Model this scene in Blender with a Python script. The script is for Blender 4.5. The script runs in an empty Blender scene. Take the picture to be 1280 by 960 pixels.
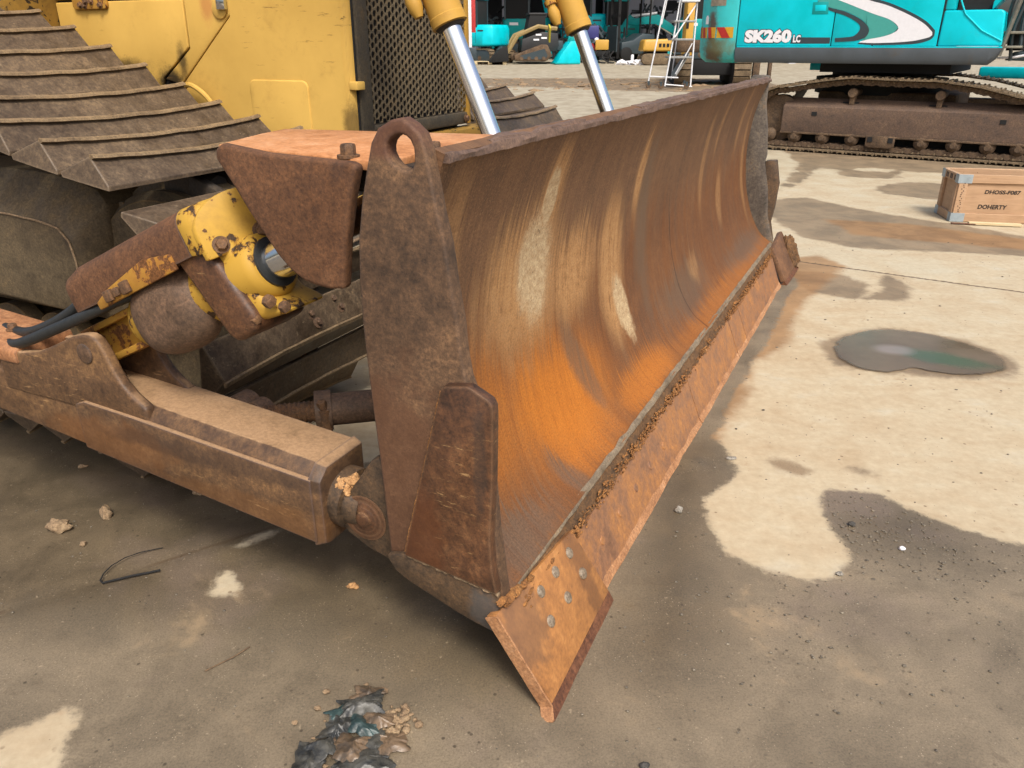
import bpy, bmesh, math, random
import numpy as np
from mathutils import Vector, Matrix, noise as mnoise
random.seed(7)
rng = np.random.default_rng(7)
scene = bpy.context.scene
COL = scene.collection
R = math.radians

# ------------------------------------------------------------------ camera
cam_d = bpy.data.cameras.new('camera')
cam = bpy.data.objects.new('camera', cam_d)
COL.objects.link(cam)
cam.location = (0, 0, 1.5)
cam.rotation_euler = (R(90 - 23.66), 0, 0)
cam_d.sensor_width = 36
cam_d.lens = 27.28
cam_d.clip_start = .05
cam_d.clip_end = 2000
scene.camera = cam
scene.render.resolution_x, scene.render.resolution_y = 1024, 768

# ------------------------------------------------------------------ sky and sun: bright hazy overcast
SUN_DIR = Vector((.16, -.62, .85)).normalized()        # towards the sun
world = bpy.data.worlds.new('World')
scene.world = world
world.use_nodes = True
wn = world.node_tree
bg = wn.nodes['Background']
sky = wn.nodes.new('ShaderNodeTexSky')
sky.sky_type = 'NISHITA'
sky.sun_disc = False
sky.sun_elevation = math.asin(SUN_DIR.z)
sky.sun_rotation = math.atan2(SUN_DIR.x, SUN_DIR.y)
sky.air_density = 1.0
sky.dust_density = 6.0
sky.ozone_density = 1.0
wn.links.new(sky.outputs[0], bg.inputs[0])
bg.inputs[1].default_value = .115
sun_d = bpy.data.lights.new('sun', 'SUN')
sun_d.energy = 1.75
sun_d.angle = R(14)
sun_d.color = (1, .98, .93)
sun = bpy.data.objects.new('sun', sun_d)
COL.objects.link(sun)
sun.location = (0, 0, 30)
sun.rotation_euler = SUN_DIR.to_track_quat('Z', 'Y').to_euler()
scene.view_settings.view_transform = 'Standard'
scene.view_settings.look = 'None'
scene.view_settings.exposure = .72
scene.view_settings.gamma = 1
scene.cycles.use_denoising = True

# ------------------------------------------------------------------ node helpers
def C(r, g, b, k=1.5):
    f = lambda c: (c / 255 / 12.92 if c < 10 else ((c / 255 + .055) / 1.055) ** 2.4) / k
    return (f(r), f(g), f(b), 1)

class NT:
    def __init__(s, name):
        s.m = bpy.data.materials.new(name)
        s.m.use_nodes = True
        s.t = s.m.node_tree
        s.b = s.t.nodes['Principled BSDF']
        s._tc = None
    def n(s, kind, **kw):
        x = s.t.nodes.new(kind)
        for k, v in kw.items(): setattr(x, k, v)
        return x
    def put(s, sock, v):
        if isinstance(v, bpy.types.NodeSocket): s.t.links.new(v, sock)
        elif v is not None: sock.default_value = v
    def coord(s, kind='Object', scale=(1, 1, 1), rot=(0, 0, 0), loc=(0, 0, 0)):
        if s._tc is None: s._tc = s.n('ShaderNodeTexCoord')
        src = s._tc.outputs[kind]
        mp = s.n('ShaderNodeMapping')
        s.t.links.new(src, mp.inputs[0])
        mp.inputs['Scale'].default_value = scale
        mp.inputs['Rotation'].default_value = rot
        mp.inputs['Location'].default_value = loc
        return mp.outputs[0]
    def mapv(s, vec, scale=(1, 1, 1), loc=(0, 0, 0), rot=(0, 0, 0)):
        mp = s.n('ShaderNodeMapping')
        s.t.links.new(vec, mp.inputs[0])
        mp.inputs['Scale'].default_value = scale
        mp.inputs['Location'].default_value = loc
        mp.inputs['Rotation'].default_value = rot
        return mp.outputs[0]
    def noise(s, vec, scale, detail=6, rough=.6, dist=0.):
        x = s.n('ShaderNodeTexNoise')
        s.t.links.new(vec, x.inputs['Vector'])
        x.inputs['Scale'].default_value = scale
        x.inputs['Detail'].default_value = detail
        x.inputs['Roughness'].default_value = rough
        x.inputs['Distortion'].default_value = dist
        return x.outputs['Fac']
    def vor(s, vec, scale, feature='F1'):
        x = s.n('ShaderNodeTexVoronoi', feature=feature)
        s.t.links.new(vec, x.inputs['Vector'])
        x.inputs['Scale'].default_value = scale
        return x.outputs['Distance']
    def mth(s, op, a, b=0., c=0.):
        x = s.n('ShaderNodeMath', operation=op)
        s.put(x.inputs[0], a); s.put(x.inputs[1], b); s.put(x.inputs[2], c)
        return x.outputs[0]
    def add(s, a, b): return s.mth('ADD', a, b)
    def mul(s, a, b): return s.mth('MULTIPLY', a, b)
    def step(s, v, lo, hi, o0=0., o1=1.):
        x = s.n('ShaderNodeMapRange', interpolation_type='SMOOTHSTEP')
        s.put(x.inputs[0], v)
        x.inputs[1].default_value = lo; x.inputs[2].default_value = hi
        x.inputs[3].default_value = o0; x.inputs[4].default_value = o1
        return x.outputs[0]
    def ramp(s, v, stops):
        x = s.n('ShaderNodeValToRGB')
        s.put(x.inputs[0], v)
        e = x.color_ramp.elements
        while len(e) < len(stops): e.new(.5)
        for k, (p, c) in enumerate(stops):
            e[k].position = p; e[k].color = c
        return x.outputs[0]
    def mix(s, f, a, b, mode='MIX'):
        x = s.n('ShaderNodeMix', data_type='RGBA', blend_type=mode)
        s.put(x.inputs[0], f); s.put(x.inputs[6], a); s.put(x.inputs[7], b)
        return x.outputs[2]
    def attr(s, name, out='Fac'):
        x = s.n('ShaderNodeAttribute', attribute_name=name)
        return x.outputs[out]
    def sep(s, v):
        x = s.n('ShaderNodeSeparateXYZ'); s.t.links.new(v, x.inputs[0]); return x.outputs
    def comb(s, a, b, c):
        x = s.n('ShaderNodeCombineXYZ'); s.put(x.inputs[0], a); s.put(x.inputs[1], b); s.put(x.inputs[2], c); return x.outputs[0]
    def normal(s): return s.n('ShaderNodeNewGeometry').outputs['Normal']
    def rnd(s): return s.n('ShaderNodeObjectInfo').outputs['Random']
    def out(s, col, rough=.7, metal=0., bump=None, bstr=.3, bdist=.01, spec=None):
        s.put(s.b.inputs['Base Color'], col)
        s.put(s.b.inputs['Roughness'], rough)
        s.put(s.b.inputs['Metallic'], metal)
        if spec is not None: s.put(s.b.inputs['Specular IOR Level'], spec)
        if bump is not None:
            x = s.n('ShaderNodeBump')
            x.inputs['Strength'].default_value = bstr
            x.inputs['Distance'].default_value = bdist
            s.t.links.new(bump, x.inputs['Height'])
            s.t.links.new(x.outputs[0], s.b.inputs['Normal'])
        return s.m
    def shift(s, vec, amount=20.):
        # different pattern on every copy of a piece
        r = s.rnd()
        v = s.n('ShaderNodeVectorMath', operation='ADD')
        s.t.links.new(vec, v.inputs[0])
        s.t.links.new(s.comb(s.mul(r, amount), s.mul(r, amount * 1.7), s.mul(r, -amount)), v.inputs[1])
        return v.outputs[0]

def rust(name, cols, scale=4., stretch=(1, 1, 1), rot=(0, 0, 0), rough=.78, grain=220., bstr=.35, contrast=1.,
         scratch=None, scratch_amt=.5, scratch_stretch=(1, 1, 14), vary=False, metal=0., pits=.3, sdens=.62, edge=None, dust=None, dust_amt=.8, zones=(), gc=.8):
    """layered weathered steel: broad tone, blotches, fine grain, pits, scratches, worn edges"""
    t = NT(name)
    v = t.coord(scale=stretch, rot=rot)
    o = t.coord()
    if vary: v = t.shift(v); o = t.shift(o)
    a = t.noise(v, scale, 8, .62, .4)
    b = t.noise(o, scale * 5.5, 6, .65)
    b2 = t.noise(o, scale * 17, 5, .7)
    f = t.add(t.mul(t.add(a, -.5), 1.3 * contrast), t.add(t.mul(t.add(b, -.5), 1.0 * contrast), t.add(t.mul(t.add(b2, -.5), .9 * contrast), .5)))
    col = t.ramp(f, [(i / (len(cols) - 1) * .8 + .1, c) for i, c in enumerate(cols)])
    g = t.noise(o, grain * .6, 4, .78)
    col = t.mix(1., col, t.ramp(g, [(.3, (1 - .6 * gc, 1 - .62 * gc, 1 - .64 * gc, 1)), (.5, (1, 1, 1, 1)), (.68, (1 + .5 * gc, 1 + .46 * gc, 1 + .38 * gc, 1))]), 'MULTIPLY')
    g2 = t.noise(o, grain * .28, 4, .7)
    col = t.mix(t.step(g2, .35, .7, 0, pits), col, cols[0])
    if scratch:
        sv = t.coord(scale=scratch_stretch, rot=(R(24), R(-18), R(12)))
        if vary: sv = t.shift(sv)
        sn = t.noise(sv, 7., 5, .75)
        patch = t.noise(o, 3.2, 4, .6)
        k = t.mul(t.step(sn, sdens, sdens + .1), t.step(patch, .45, .62, 0, scratch_amt))
        col = t.mix(k, col, scratch)
    for (zc, cen, rad, amt) in zones:
        L = t.n('ShaderNodeVectorMath', operation='LENGTH')
        t.t.links.new(t.mapv(t.mapv(t.coord(), loc=tuple(-q for q in cen)), scale=tuple(1 / q for q in rad)), L.inputs[0])
        col = t.mix(t.step(t.add(L.outputs['Value'], t.add(t.mul(t.add(b, -.5), 1.3), t.mul(t.add(a, -.5), .8))), 1.15, .6, 0, amt), col, zc)
    if dust:
        nz = t.sep(t.n('ShaderNodeTexCoord').outputs['Normal'])[2]
        dm = t.step(t.add(nz, t.mul(t.add(b, -.5), .5)), .72, .98, 0, dust_amt)
        col = t.mix(dm, col, t.mix(t.step(g, .35, .65), dust, tuple(x * .72 for x in dust[:3]) + (1,)))
    if edge:
        bv = t.n('ShaderNodeBevel', samples=4)
        bv.inputs['Radius'].default_value = .012
        d = t.n('ShaderNodeVectorMath', operation='DOT_PRODUCT')
        t.t.links.new(bv.outputs[0], d.inputs[0]); t.t.links.new(t.normal(), d.inputs[1])
        e = t.add(t.mth('SUBTRACT', 1., d.outputs['Value']), t.mul(t.add(b, -.5), .12))
        col = t.mix(t.step(e, .02, .12, 0, .75), col, edge)
    h = t.add(t.mul(g, .35), t.add(t.mul(g2, .5), t.mul(b, .5)))
    return t.out(col, t.step(b, .3, .7, rough - .1, min(1, rough + .12)), metal, h, bstr, .006)

def paint(name, base, chip=None, chip_amt=.5, dirt=None, dirt_amt=.4, rough=.42, scale=5., under=None, vary=False, grain=160, zones=(), scuff=None):
    """worn machine paint: faded tone, chips down to rust, a film of dirt, scuffs"""
    t = NT(name)
    o = t.coord()
    if vary: o = t.shift(o)
    a = t.noise(o, 2.2, 5, .6)
    col = t.mix(1., base, t.ramp(a, [(.3, (.86, .84, .80, 1)), (.7, (1.1, 1.1, 1.12, 1))]), 'MULTIPLY')
    g = t.noise(o, grain, 3, .7)
    h = t.mul(g, .1)
    if dirt:
        d = t.noise(o, 3.4, 7, .66, .6)
        d2 = t.noise(o, 30, 4, .7)
        k = t.step(t.add(d, t.mul(t.add(d2, -.5), .35)), .62 - .25 * dirt_amt, .78, 0, min(1, dirt_amt * 1.3))
        col = t.mix(k, col, dirt)
    for (zc, cen, rad, amt) in zones:
        L = t.n('ShaderNodeVectorMath', operation='LENGTH')
        t.t.links.new(t.mapv(t.mapv(t.coord(), loc=tuple(-q for q in cen)), scale=tuple(1 / q for q in rad)), L.inputs[0])
        zn = t.add(t.mul(t.add(t.noise(o, 9, 7, .7), -.5), 1.6), t.mul(t.add(g, -.5), .5))
        col = t.mix(t.step(t.add(L.outputs['Value'], zn), 1.2, .3, 0, amt), col, zc)
    if scuff:
        sn = t.noise(t.mapv(o, (5, 5, 42), rot=(0, R(28), 0)), 1.6, 5, .7)
        col = t.mix(t.mul(t.step(sn, .60, .66), t.step(t.noise(o, 4, 3), .5, .62, 0, .7)), col, scuff)
    if chip:
        c = t.noise(o, scale * 4, 7, .7, .3)
        c2 = t.noise(o, scale, 4, .6)
        v = t.add(t.mul(c, .6), t.mul(c2, .6))
        th = .86 - .3 * chip_amt
        if under: col = t.mix(t.step(v, th - .03, th), col, under)
        k = t.step(v, th, th + .02)
        rc = t.mix(t.step(g, .4, .6), chip, tuple(x * .55 for x in chip[:3]) + (1,))
        col = t.mix(k, col, rc)
        h = t.add(h, t.mul(k, -.6))
    return t.out(col, t.step(a, .3, .7, rough, rough + .18), 0, h, .25, .003, .25)

def plain(name, col, rough=.6, metal=0., var=.25, scale=20., bstr=.15):
    t = NT(name)
    o = t.coord()
    a = t.noise(o, scale, 5, .65)
    k = t.ramp(a, [(.3, (1 - var,) * 3 + (1,)), (.7, (1 + var,) * 3 + (1,))])
    return t.out(t.mix(1., col, k, 'MULTIPLY'), rough, metal, a, bstr, .004)

# ------------------------------------------------------------------ mesh helpers
class G:
    """collects shapes, then links them as ONE mesh object"""
    def __init__(s): s.v = []; s.f = []
    def add(s, vs, fs):
        o = len(s.v)
        s.v += [tuple(p) for p in vs]
        s.f += [tuple(i + o for i in f) for f in fs]
        return s
    def box(s, lo, hi, mx=None):
        x0, y0, z0 = lo; x1, y1, z1 = hi
        vs = [Vector(p) for p in ((x0, y0, z0), (x1, y0, z0), (x1, y1, z0), (x0, y1, z0), (x0, y0, z1), (x1, y0, z1), (x1, y1, z1), (x0, y1, z1))]
        if mx is not None: vs = [mx @ p for p in vs]
        return s.add(vs, [(0, 3, 2, 1), (4, 5, 6, 7), (0, 1, 5, 4), (1, 2, 6, 5), (2, 3, 7, 6), (3, 0, 4, 7)])
    def loft(s, rings, cap=True, closed=True):
        n = len(rings[0]); vs = [p for r in rings for p in r]; fs = []
        for i in range(len(rings) - 1):
            for j in range(n if closed else n - 1):
                k = (j + 1) % n
                fs.append((i * n + j, i * n + k, (i + 1) * n + k, (i + 1) * n + j))
        if cap: fs += [tuple(range(n))[::-1], tuple((len(rings) - 1) * n + j for j in range(n))]
        return s.add(vs, fs)
    def prism(s, poly, f, c0, c1):
        return s.loft([[f(u, v, c0) for u, v in poly], [f(u, v, c1) for u, v in poly]])
    def tube(s, path, r, n=10, cap=True):
        path = [Vector(p) for p in path]
        rr = r if isinstance(r, (list, tuple)) else [r] * len(path)
        rings = []; prev = None
        for i, p in enumerate(path):
            d = (path[min(i + 1, len(path) - 1)] - path[max(i - 1, 0)]).normalized()
            if prev is None:
                u = d.orthogonal().normalized()
            else:
                u = (prev - d * prev.dot(d)).normalized()
            prev = u; w = d.cross(u)
            rings.append([p + (u * math.cos(2 * math.pi * k / n) + w * math.sin(2 * math.pi * k / n)) * rr[i] for k in range(n)])
        return s.loft(rings, cap)
    def lathe(s, p0, p1, prof, n=20):
        p0 = Vector(p0); d = Vector(p1) - p0
        L = d.length; d.normalize()
        u = d.orthogonal().normalized(); w = d.cross(u)
        rings = [[p0 + d * (t * L) + (u * math.cos(2 * math.pi * k / n) + w * math.sin(2 * math.pi * k / n)) * r for k in range(n)] for t, r in prof]
        return s.loft(rings)
    def disc(s, c, d, r, h, n=12, r2=None):
        c = Vector(c); d = Vector(d).normalized()
        return s.lathe(c, c + d * h, [(0, r), (1, r if r2 is None else r2)], n)
    def link(s, name, mat, parent=None, bevel=0., seg=2, angle=35, smooth=True, recalc=True, **props):
        me = bpy.data.meshes.new(name)
        me.from_pydata(s.v, [], s.f)
        if recalc or bevel:
            bm = bmesh.new(); bm.from_mesh(me)
            bmesh.ops.recalc_face_normals(bm, faces=bm.faces)
            if bevel:
                es = [e for e in bm.edges if len(e.link_faces) == 2 and e.calc_face_angle(0) > R(angle)]
                bmesh.ops.bevel(bm, geom=es, offset=bevel, segments=seg, profile=.5, affect='EDGES', clamp_overlap=True)
            bm.to_mesh(me); bm.free()
        if smooth:
            me.shade_smooth()
            me.set_sharp_from_angle(angle=R(angle))
        me.materials.append(mat)
        o = bpy.data.objects.new(name, me)
        COL.objects.link(o)
        if parent: o.parent = parent
        for k, v in props.items(): o[k] = v
        return o

def thing(name, label, cat, loc=(0, 0, 0), rz=0., group=None):
    o = bpy.data.objects.new(name, None)
    o.empty_display_size = .2
    COL.objects.link(o)
    o.location = loc; o.rotation_euler = (0, 0, rz)
    o['label'] = label; o['category'] = cat
    if group: o['group'] = group
    return o
def tag(o, label, cat, group=None):
    o['label'] = label; o['category'] = cat
    if group: o['group'] = group
    return o
def dup(o, parent, name=None):
    c = o.copy(); COL.objects.link(c); c.parent = parent
    return c
def dup_tree(root, loc, rz, label, group=None):
    r = root.copy(); COL.objects.link(r); r.location = loc; r.rotation_euler = (0, 0, rz); r['label'] = label
    if group: r['group'] = group
    for ch in list(root.children):
        c = ch.copy(); COL.objects.link(c); c.parent = r
        for g in list(ch.children):
            d = g.copy(); COL.objects.link(d); d.parent = c
    return r

def catmull(pts, n):
    pts = [Vector(p) for p in pts]
    P = [pts[0] * 2 - pts[1]] + pts + [pts[-1] * 2 - pts[-2]]
    out = []
    m = len(pts) - 1
    for i in range(n + 1):
        x = i / n * m; k = min(int(x), m - 1); t = x - k
        a, b, c, d = P[k], P[k + 1], P[k + 2], P[k + 3]
        out.append(.5 * ((2 * b) + (c - a) * t + (2 * a - 5 * b + 4 * c - d) * t * t + (3 * b - a - 3 * c + d) * t ** 3))
    return out

def loop_points(pts, pitch, closed=True):
    """evenly spaced (position, tangent) along a polyline in a plane"""
    P = [np.array(p, float) for p in pts]
    if closed: P.append(P[0])
    seg = [np.linalg.norm(P[i + 1] - P[i]) for i in range(len(P) - 1)]
    tot = sum(seg); n = int(round(tot / pitch)); out = []
    acc = np.r_[0, np.cumsum(seg)]
    for k in range(n):
        def at(d):
            d = d % tot if closed else min(max(d, 0), tot - 1e-6)
            i = int(np.searchsorted(acc, d, side='right') - 1)
            return P[i] + (P[i + 1] - P[i]) * ((d - acc[i]) / seg[i])
        d = k * tot / n
        a, b = at(d - pitch * .5), at(d + pitch * .5)
        tn = (b - a) / np.linalg.norm(b - a)
        out.append((at(d), tn))
    return out

def arc(cx, cz, r, a0, a1, n):
    return [(cx + r * math.cos(R(a0 + (a1 - a0) * i / n)), cz + r * math.sin(R(a0 + (a1 - a0) * i / n))) for i in range(n + 1)]

def bolt_shape(g, c, d, r, h, washer=True):
    """hex head on a washer, at c, pointing along d"""
    if washer: g.disc(c, d, r * 1.45, h * .25, 14)
    c = Vector(c) + Vector(d).normalized() * (h * .2)
    g.lathe(c, c + Vector(d).normalized() * h, [(0, r), (.8, r), (1, r * .85)], 6)

def lump(g, c, r, sq=(1, 1, 1), seed=0., rough=.35, sub=2):
    """rough clod or pebble"""
    bm = bmesh.new()
    bmesh.ops.create_icosphere(bm, subdivisions=sub, radius=1)
    vs = []
    for v in bm.verts:
        p = v.co.copy()
        k = 1 + rough * mnoise.noise(p * 1.4 + Vector((seed * 7.3, seed * 3.1, seed))) + rough * .5 * mnoise.noise(p * 3.7 + Vector((seed, 0, seed * 5)))
        vs.append(Vector((p.x * sq[0], p.y * sq[1], p.z * sq[2])) * (k * r) + Vector(c))
    bm.verts.index_update()
    fs = [tuple(v.index for v in f.verts) for f in bm.faces]
    bm.free()
    g.add(vs, fs)
    return g

def clod(g, c, r, sq=(1, 1, 1), seed=0., sub=4):
    """one lump of caked soil with a crumbly surface"""
    bm = bmesh.new()
    bmesh.ops.create_icosphere(bm, subdivisions=sub, radius=1)
    bm.verts.index_update()
    s3 = Vector((seed * 3.1, seed * 7.7, seed))
    vs = []
    for v in bm.verts:
        p = v.co.copy()
        k = 1 + .45 * mnoise.noise(p * 1.3 + s3) + .22 * mnoise.noise(p * 3.1 + s3) + .14 * mnoise.noise(p * 6.5 + s3) + .09 * mnoise.noise(p * 13 + s3)
        vs.append(Vector((p.x * sq[0], p.y * sq[1], p.z * sq[2])) * (k * r) + Vector(c))
    fs = [tuple(v.index for v in f.verts) for f in bm.faces]
    bm.free(); g.add(vs, fs); return g

def font_mesh(text, size, mat, name, parent, f, thick=.0, shear=0., width=1., depth=.0015, lift=0., pad=0.):
    """flat print: letters as thin raised mesh laid in the plane given by f(u, v, w)"""
    cu = bpy.data.curves.new('tmp', 'FONT')
    cu.body = text; cu.size = size; cu.offset = thick; cu.shear = shear; cu.resolution_u = 3
    cu.extrude = depth / 2
    ob = bpy.data.objects.new('tmp', cu)
    COL.objects.link(ob)
    dg = bpy.context.evaluated_depsgraph_get()
    me = bpy.data.meshes.new_from_object(ob.evaluated_get(dg))
    bpy.data.objects.remove(ob); bpy.data.curves.remove(cu)
    x0 = min(v.co.x for v in me.vertices); sx = (width + 2 * pad) / (max(v.co.x for v in me.vertices) - x0)
    for v in me.vertices:
        v.co = f((v.co.x - x0) * sx - pad, v.co.y, v.co.z + lift)
    me.name = name
    me.materials.clear(); me.materials.append(mat)
    o = bpy.data.objects.new(name, me)
    COL.objects.link(o); o.parent = parent
    return o

# ------------------------------------------------------------------ ground: one sheet to the horizon, gentle rise beyond the yard
def ground_z(y):
    return 0. if y < 15 else .03 * (min(y, 50) - 15)

def signed(P, poly):
    """signed distance of points to a polygon, positive inside"""
    poly = np.array(poly, float)
    d = np.full(len(P), 1e9); inside = np.zeros(len(P), bool)
    for i in range(len(poly)):
        a = poly[i]; b = poly[(i + 1) % len(poly)]
        ab = b - a
        t = np.clip(((P - a) @ ab) / (ab @ ab + 1e-12), 0, 1)
        d = np.minimum(d, np.hypot(*(P - a - t[:, None] * ab).T))
        c = ((a[1] > P[:, 1]) != (b[1] > P[:, 1]))
        x = (b[0] - a[0]) * (P[:, 1] - a[1]) / (b[1] - a[1] + 1e-12) + a[0]
        inside ^= c & (P[:, 0] < x)
    return np.where(inside, d, -d)
def linedist(P, pts):
    d = np.full(len(P), 1e9); pts = np.array(pts, float)
    for a, b in zip(pts[:-1], pts[1:]):
        ab = b - a
        t = np.clip(((P - a) @ ab) / (ab @ ab), 0, 1)
        d = np.minimum(d, np.hypot(*(P - a - t[:, None] * ab).T))
    return d

WET = [(1.95, 5.45), (2.0, 5.25), (1.90, 5.0), (1.75, 4.75), (1.59, 4.37), (1.33, 3.85), (1.10, 3.42), (.95, 3.07), (.84, 2.88), (.875, 2.78), (.872, 2.58), (.782, 2.468),
       (.69, 2.385), (.677, 2.21), (.696, 2.07), (.794, 1.97), (.904, 1.931), (1.007, 1.943), (1.071, 2.03), (1.074, 2.12), (1.073, 2.26), (1.12, 2.41), (1.165, 2.456),
       (1.338, 2.423), (1.43, 2.31), (1.516, 2.21), (1.70, 2.10), (2.3, 1.95), (3.2, 1.2), (6, .5), (6, -6), (-14, -6), (-14, 4), (-4.5, 4.4), (-2.2, 3.1), (-1.0, 2.62), (-.70, 2.60), (-.52, 2.66), (-.42, 2.85), (-.2, 3.2), (.6, 4.2), (1.2, 5.4)]
DRY = [[(-.905, 1.959), (-.868, 1.975), (-.80, 1.867), (-.85, 1.855), (-.897, 1.864)],
       [(-1.30, 1.27), (-1.162, 1.359), (-1.098, 1.43), (-1.06, 1.40), (-1.062, 1.33), (-1.0, 1.22), (-1.2, 1.1)],
       [(-.91, 2.10), (-.855, 2.165), (-.79, 2.21), (-.775, 2.19), (-.83, 2.14), (-.88, 2.09)]]
DAMP_SHADE = [[(1.63, 3.80), (1.69, 3.98), (1.80, 4.10), (2.0, 4.215), (2.17, 4.245), (2.37, 4.16), (2.53, 4.0), (2.61, 3.80), (2.59, 3.62), (2.46, 3.51), (2.26, 3.465), (2.10, 3.50), (1.95, 3.53), (1.80, 3.51), (1.66, 3.63)],
        [(2.0, 5.5), (2.37, 5.38), (2.44, 5.1), (2.30, 4.86), (2.42, 4.95), (2.56, 5.2), (2.66, 5.32), (2.67, 5.0), (2.585, 4.76), (2.15, 4.74), (1.98, 4.93), (1.9, 5.1)],
        [(.985, 2.665), (1.03, 2.70), (1.08, 2.66), (1.135, 2.585), (1.10, 2.575), (1.03, 2.61)],
        [(1.285, 2.625), (1.31, 2.64), (1.36, 2.61), (1.38, 2.575), (1.33, 2.585)],
        [(2.4, 7.8), (2.7, 8.3), (3.15, 8.4), (3.55, 7.6), (3.93, 7.15), (4.1, 6.95), (4.4, 6.5), (5.5, 5.6), (5.5, 5.1), (4.3, 5.75), (3.487, 5.98), (2.793, 6.1), (2.46, 6.5)],
        [(4.05, 9.05), (4.5, 9.3), (5.3, 9.2), (5.0, 8.5), (4.45, 8.15), (4.1, 8.6)],
        [(3.9, 10.1), (4.35, 10.5), (4.6, 10.2), (5.1, 9.6), (4.7, 9.55), (4.2, 9.75)],
        [(2.9, 8.7), (3.45, 9.9), (4.2, 11.6), (4.65, 11.7), (4.0, 10.4), (3.4, 9.3)],
        [(3.9, 11.0), (4.2, 12.5), (9, 9.5), (8, 8.6)],  # shade along the excavator's near track, painted into the ground colour
        [(-9, 23.5), (-2, 25.4), (2.0, 24.5), (5.2, 23.6), (7, 23.0), (9, 25), (8, 28.2), (2, 28.8), (-3, 28.4), (-9, 29)]]
# rusty wash in a band along the blade's foot
def blade_world(a, b): return (.0906 + .4339 * a + .901 * b, 1.3832 + .901 * a - .4339 * b)
STAIN = [[(2.9, 7.3), (3.6, 7.1), (4.3, 6.5), (5.5, 5.5), (5.2, 5.3), (4.3, 5.95), (3.4, 6.35), (2.9, 6.6)], [blade_world(*p) for p in ((1.3, -.1), (1.4, .06), (2.0, .10), (2.6, .07), (2.9, .2), (3.6, .16), (4.3, .26), (4.8, .34), (5.1, .1), (4.8, -.2))]]
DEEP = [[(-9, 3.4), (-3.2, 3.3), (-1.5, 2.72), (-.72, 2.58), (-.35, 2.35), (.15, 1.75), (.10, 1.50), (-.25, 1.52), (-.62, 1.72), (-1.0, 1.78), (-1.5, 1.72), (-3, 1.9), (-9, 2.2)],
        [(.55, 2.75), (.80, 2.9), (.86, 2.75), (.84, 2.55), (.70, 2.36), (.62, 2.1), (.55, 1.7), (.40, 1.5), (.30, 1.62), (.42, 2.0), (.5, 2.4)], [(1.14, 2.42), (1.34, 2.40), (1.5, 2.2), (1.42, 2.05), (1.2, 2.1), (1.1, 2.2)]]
JOINTS = [[(-1.9, 8.0), (2.186, 5.719), (2.613, 5.493), (2.916, 5.282), (3.381, 4.937), (6.5, 2.8)], [(-1.9, 1.5), (-1.476, 1.785), (-1.32, 1.931), (-1.135, 2.074), (-.82, 2.22), (0.9, 3.7)]]

def axis_lines(lo, hi, fine, a, b):
    """grid lines: fine between lo and hi, growing outwards to a and b"""
    x = list(np.arange(lo, hi, fine)); st = fine; p = x[-1]
    while p < b: st *= 1.16; p += st; x.append(min(p, b))
    st = fine; p = x[0]; pre = []
    while p > a: st *= 1.16; p -= st; pre.append(max(p, a))
    return np.array(pre[::-1] + x)
gx = axis_lines(-2.2, 3.4, .028, -900, 900)
gy = axis_lines(.6, 7.2, .028, -40, 1500)
GX, GY = np.meshgrid(gx, gy)
P = np.stack([GX.ravel(), GY.ravel()], 1)
wet = np.maximum.reduce([signed(P, WET)])
for d in DRY: wet = np.minimum(wet, -signed(P, d))
damp_shade = np.maximum.reduce([signed(P, d) for d in DAMP_SHADE])
stain = np.maximum.reduce([signed(P, d) for d in STAIN])
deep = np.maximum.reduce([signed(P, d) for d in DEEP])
def linesigned(P, a, b):
    a, b = np.array(a), np.array(b); d = (b - a) / np.hypot(*(b - a))
    return (P[:, 0] - a[0]) * d[1] - (P[:, 1] - a[1]) * d[0]
joint1 = linesigned(P, (2.186, 5.719), (3.381, 4.937)); joint2 = linesigned(P, (-1.476, 1.785), (-.82, 2.22))
joint = np.minimum(np.abs(joint1), np.where(P[:, 0] < .2, np.abs(joint2), 9))
Z = np.array([ground_z(y) for y in gy])[:, None] + np.zeros_like(GX)
Z = Z.ravel()
near = (P[:, 0] > -2.4) & (P[:, 0] < 3.6) & (P[:, 1] > .5) & (P[:, 1] < 7.4)
hz = np.zeros(len(P))
for i in np.nonzero(near)[0]:
    p = Vector((P[i, 0], P[i, 1], 0))
    w = min(max(wet[i] / .08 + .3, 0), 1)
    hz[i] = mnoise.fractal(p * 2.2, 1., 2., 4) * .0022 + w * (mnoise.fractal(p * 9., 1., 2., 3) * .0018 + max(0, mnoise.noise(p * 5 + Vector((3, 1, 7))) - .42) * .02)
jw = np.clip(1 - joint / .03, 0, 1)
Z = Z + hz - jw * .006 * near
nx, ny = len(gx), len(gy)
ii = (np.arange(ny - 1)[:, None] * nx + np.arange(nx - 1)[None, :]).ravel()
quads = np.stack([ii, ii + 1, ii + nx + 1, ii + nx], 1)
gm = bpy.data.meshes.new('ground')
gm.vertices.add(len(P)); gm.vertices.foreach_set('co', np.column_stack([P, Z]).astype(np.float32).ravel())
gm.loops.add(quads.size); gm.loops.foreach_set('vertex_index', quads.ravel().astype(np.int32))
gm.polygons.add(len(quads)); gm.polygons.foreach_set('loop_start', (np.arange(len(quads)) * 4).astype(np.int32))
gm.update(calc_edges=True); gm.validate()
for nm, arr in (('wet', wet), ('damp_shade', damp_shade), ('stain', stain), ('joint1', joint1), ('joint2', joint2), ('deep', deep)):
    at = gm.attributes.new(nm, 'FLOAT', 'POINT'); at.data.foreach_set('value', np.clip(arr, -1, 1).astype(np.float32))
gm.shade_smooth()
ground = bpy.data.objects.new('ground', gm)
COL.objects.link(ground); ground['kind'] = 'structure'

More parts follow.
